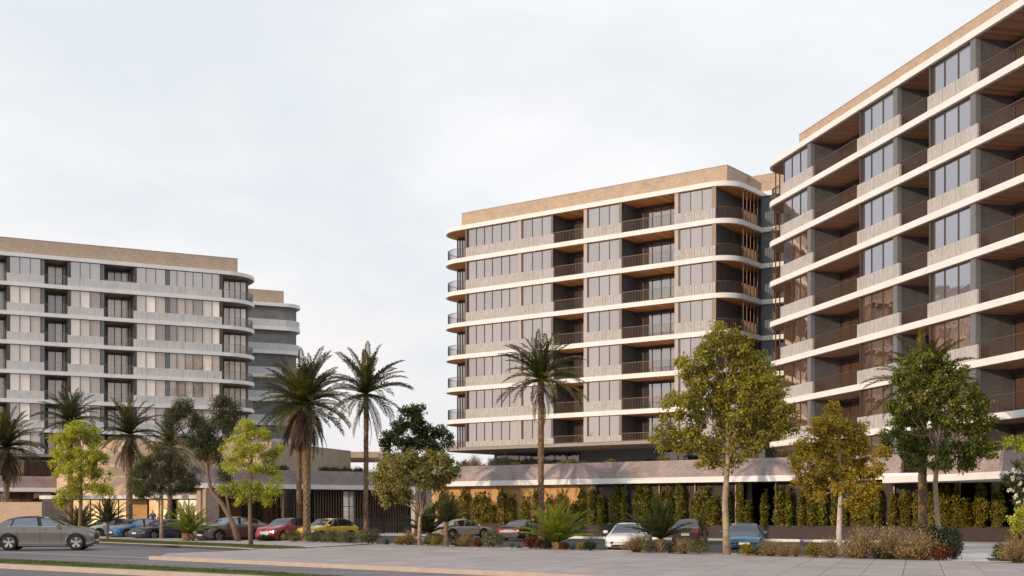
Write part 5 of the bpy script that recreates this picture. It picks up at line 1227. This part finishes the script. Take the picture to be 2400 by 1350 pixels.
    b.add([(X+.012,-gw_*.75,gh0),(X+.012,gw_*.75,gh0),(X+.012,gw_,gh0+.12),(X+.006,gw_*.9,gh1),(X+.006,-gw_*.9,gh1),(X+.012,-gw_,gh0+.12),(X-.03,-gw_*.75,gh0),(X-.03,gw_*.75,gh0),(X-.03,gw_,gh0+.12),(X-.03,gw_*.9,gh1),(X-.03,-gw_*.9,gh1),(X-.03,-gw_,gh0+.12)],
          [(0,1,2,3,4,5)]+[(k,(k+1)%6+0,(k+1)%6+6,k+6) for k in range(6)])
    if grille: b.obj('grille', grille, t)
    b = MB(); b.box(X-.03, X+.014, -wf*.72, wf*.72, .30, .40); b.obj('lower_intake', 'trim_black', t)
    if emblem:
        b = MB(); n0 = 14; rr_ = .075; zc = (gh0+gh1)/2+.04
        ring_o = [(X+.02, rr_*math.cos(2*math.pi*k/n0)*(1.25 if emblem == 'oval' else 1), zc+rr_*math.sin(2*math.pi*k/n0)) for k in range(n0)]
        ring_i = [(X+.02, .72*rr_*math.cos(2*math.pi*k/n0)*(1.25 if emblem == 'oval' else 1), zc+.72*rr_*math.sin(2*math.pi*k/n0)) for k in range(n0)]
        b.add(ring_o+ring_i, [(k,(k+1)%n0,n0+(k+1)%n0,n0+k) for k in range(n0)]); b.bar((X+.02,-.03,zc-.02),(X+.02,.035,zc-.02),.01,.02); b.bar((X+.02,.0,zc),(X+.021,.02,zc+.0),.01,.10)
        b.obj('badge', 'chrome', t)
    for sy in (-1,1):
        b = MB(); y0, y1 = sy*wf*.60, sy*wf*1.0; z0 = zt-.10; x1_ = X-.24; y2 = sy*hw(1-.24/Lc)*1.0
        o = .014
        P_ = [(X+o,y0,z0-.06),(X-.03+o,y1+sy*o*1.0,z0-.07),(x1_,y2+sy*o,z0+.02),(x1_,y2*.985+sy*o,z0+.10),(X-.05+o,y1*.97+sy*o,z0+.07),(X+o,y0,z0+.035)]
        Q_ = [(p[0]-.04, p[1]*.93, p[2]) for p in P_]
        b.add(P_+Q_, [(0,1,2,3,4,5)]+[(k,(k+1)%6,(k+1)%6+6,k+6) for k in range(6)]); b.obj('headlight', lamps, t)
        # rear lamps
        Xr = -Lc/2; wr2 = hw(0.0); zz = c['top'][0][1]*Hc-.12
        b = MB(); b.box(Xr-.012, Xr+.03, min(sy*wr2*.5,sy*wr2*1.02), max(sy*wr2*.5,sy*wr2*1.02), zz, zz+.13); b.box(Xr+.0, Xr+.20, min(sy*wr2*.98,sy*hw(.03)*1.008), max(sy*wr2*.98,sy*hw(.03)*1.008), zz+.01, zz+.12); b.obj('tail_light', 'tail_red', t)
    b = MB(); b.box(X+.013, X+.022, -.25, .25, .43, .53); b.obj('number_plate', 'plate', t) if plate else None
    Xr = -Lc/2; b = MB(); b.box(Xr-.022, Xr-.013, -.25, .25, .60, .71); pl = b.obj('number_plate', 'plate', t)
    b = MB()
    for k in range(6): b.box(Xr-.026, Xr-.0225, -.20+k*.07, -.165+k*.07, .63, .685)
    b.obj('plate_characters', 'plate_ink', pl)
    b = MB(); b.box(Xr-.012, Xr+.05, -hw(0)*.9, hw(0)*.9, .24, .40); b.obj('rear_bumper', lower, t)
    b = MB(); b.box(Xr-.016, Xr+.02, -.30, .30, .775, .795); b.obj('tailgate_trim', 'chrome', t)
    # underbody
    b = MB(); b.box(-Lc/2+.25, Lc/2-.25, -Wc/2+.28, Wc/2-.28, .17, .30); b.obj('underbody', 'trim_black', t)
    if kind in ('suv','coupe_suv'):
        for sy in (-1,1):
            b = MB(); yy = sy*hw(.4)*c['tum']*.93; pts = [((u-.5)*Lc, yy, interp(c['top'],u)*Hc+.02) for u in (.24,.30,.36,.42,.48,.54)]; pts = [(p[0],p[1],p[2]-.055) for p in pts]; b.tube(pts, .016, 5); b.obj('roof_rail', 'trim_black', t)
    return t
Fc = (-.64,-.77); Fr = (.62,.785)                       # nose to the street / nose to the wall
car('coupe_suv', 101, 64.2, (.985,.17), 'paint_silver', 'silver grey SUV driving at the left edge, seen from its right side', name='driving_car', glass='car_glass_bright', scale=1.06, group=None, lower='paint_silver')
car('coupe_suv', 543, 82, Fc, 'paint_brown', 'dark brown coupe SUV parked nose out, partly behind the leaning eucalyptus', glass='car_glass_bright')
car('suv', 672, 81, (-.50,-.866), 'paint_red', 'dark red SUV parked nose out between the brown and the yellow one', grille='chrome', scale=.95)
car('suv', 768, 81, (-.62,-.785), 'paint_yellow', 'yellow SUV parked nose out behind the thick palm trunk', lamps='headlamp_lit', scale=.93, emblem='round', grille=None)
car('hatch', 318, 92, Fc, 'paint_blue', 'bright blue hatchback parked in front of the lit lobby', glass='car_glass_bright')
car('sedan', 385, 88, Fc, 'paint_navy', 'dark blue sedan parked behind the pale weeping tree trunk', glass='car_glass_bright', scale=1.02)
car('hatch', 252, 96, Fc, 'paint_pale', 'pale silver car mostly hidden behind the small feathery palm', lamps='headlamp')
car('sedan', 1082, 92.5, (.80,.60), 'paint_beige', 'beige sedan parked facing the plinth, left of the dark sedan')
car('sedan', 1232, 86.0, (.50,.866), 'paint_black', 'dark sedan seen from behind, parked at the plinth by the slim palm trunk')
car('sedan', 1474, 61.8, (-.22,-.975), 'paint_white', 'white sedan parked nose out towards the footpath', lamps='headlamp_dark', grille=None, glass='car_glass', plate=False, lower='trim_black')
car('suv', 1618, 76.5, (.28,.96), 'paint_olive', 'dark olive SUV seen from behind, beside the dark feathery cycad', scale=.93)
car('sedan', 1744, 60.6, (-.18,-.98), 'paint_petrol', 'blue sedan parked nose out right of the tallest tree trunk', lamps='headlamp_dark', glass='car_glass', emblem='oval')

# ------------------------------------------------------------------ people in front of the lobby
def person(px, Y, z, h, shirt, legs, face, label, arm=0.25):
    """one continuous skinned body; clothes are shells around it"""
    x, y = XY(px, Y); t = tag(empty('person', (x,y,z), face), label, 'person'); s = h/1.75
    J = {'pelvis':(0,0,.93),'waist':(0,0,1.08),'chest':(0,0,1.30),'neck':(0,.01,1.47),'head0':(0,-.01,1.56),'head1':(0,-.015,1.70),
         'hl':(.10,0,.90),'kl':(.11,-.04,.50),'al':(.11,.05,.08),'tl':(.12,-.12,.03),'hr':(-.10,0,.90),'kr':(-.11,-.10,.50),'ar':(-.11,-.02,.08),'tr':(-.12,-.19,.03),
         'sl':(.17,0,1.40),'el':(.25,.04,1.13),'wl':(.25,-.10,.88),'fl':(.25,-.15,.80),'sr':(-.17,0,1.40),'er':(-.25,.06,1.13),'wr':(-.24,-.04,.87),'fr':(-.24,-.08,.79)}
    Rr_ = {'pelvis':.15,'waist':.135,'chest':.16,'neck':.06,'head0':.085,'head1':.085,'hl':.10,'kl':.065,'al':.042,'tl':.035,'sl':.07,'el':.045,'wl':.032,'fl':.03}
    E_ = [('pelvis','waist'),('waist','chest'),('chest','neck'),('neck','head0'),('head0','head1'),('pelvis','hl'),('hl','kl'),('kl','al'),('al','tl'),('pelvis','hr'),('hr','kr'),('kr','ar'),('ar','tr'),('chest','sl'),('sl','el'),('el','wl'),('wl','fl'),('chest','sr'),('sr','er'),('er','wr'),('wr','fr')]
    def skin(keys, edges, extra, m, name):
        idx = {k: i for i, k in enumerate(keys)}; me = bpy.data.meshes.new(name)
        me.from_pydata([tuple(Vector(J[k])*s) for k in keys], [(idx[a], idx[b_]) for a, b_ in edges], []); me.update()
        o = bpy.data.objects.new(name, me); COL.objects.link(o); o.modifiers.new('s','SKIN'); o.modifiers.new('u','SUBSURF').levels = 1
        for k in keys:
            rr_ = Rr_.get(k, Rr_.get(k.replace('r','l',1) if k[-1] == 'r' else k, .05)) if k in Rr_ else Rr_[k[0]+'l']
            me.skin_vertices[0].data[idx[k]].radius = ((rr_+extra)*s,)*2
        me.skin_vertices[0].data[0].use_root = True
        bpy.context.view_layer.update(); nm = bpy.data.meshes.new_from_object(o.evaluated_get(bpy.context.evaluated_depsgraph_get())); bpy.data.objects.remove(o)
        nm.materials.clear(); nm.materials.append(MAT[m]); nm.polygons.foreach_set('use_smooth', [True]*len(nm.polygons)); put(name, nm, t)
    skin(list(J), E_, 0, 'skin', 'body')
    skin(['waist','pelvis','chest','sl','el','sr','er'], [('waist','pelvis'),('waist','chest'),('chest','sl'),('sl','el'),('chest','sr'),('sr','er')], .018, shirt, 'shirt')
    skin(['pelvis','hl','kl','al','hr','kr','ar'], [('pelvis','hl'),('hl','kl'),('kl','al'),('pelvis','hr'),('hr','kr'),('kr','ar')], .016, legs, 'trousers')
    J['hair0'] = (0,.02,1.64); J['hair1'] = (0,.015,1.73); Rr_['hair0'] = .09; Rr_['hair1'] = .075
    skin(['hair0','hair1'], [('hair0','hair1')], .0, 'hair', 'hair')
mat('skin', (.42,.26,.18), .6); mat('hair', (.03,.02,.015), .7); mat('cloth_blue', (.05,.09,.32), .9); mat('cloth_dark', (.03,.03,.035), .9); mat('cloth_teal', (.06,.16,.20), .9); mat('cloth_red', (.25,.08,.06), .9)
person(358,107,.36,1.78,'cloth_blue','cloth_dark',.3,'person in a blue shirt walking in front of the lit lobby')
person(372,107,.36,1.45,'cloth_red','cloth_dark',-.6,'smaller person in dark red beside the one in the blue shirt')
person(392,107,.36,1.72,'cloth_teal','cloth_dark',1.2,'person in teal between the weeping tree trunk and the cycad')

# ------------------------------------------------------------------ bench at the right edge
x, y = XY(2404, 71); bt = tag(empty('bench', (x,y,.0), math.atan2(-.30,.95)), 'steel bench with V shaped legs at the right edge', 'bench')
b = MB()
for k in range(3): b.box(-.95, .95, -.22+k*.15, -.10+k*.15, .44, .47)
b.obj('seat', 'rail_pale', bt)
for sx in (-.75, .0, .75):
    b = MB(); 
    for dx in (-.22,.22): b.tube([(sx+dx,0,.44),(sx,0,.0)], .018, 6)
    b.obj('leg', 'rail_pale', bt)
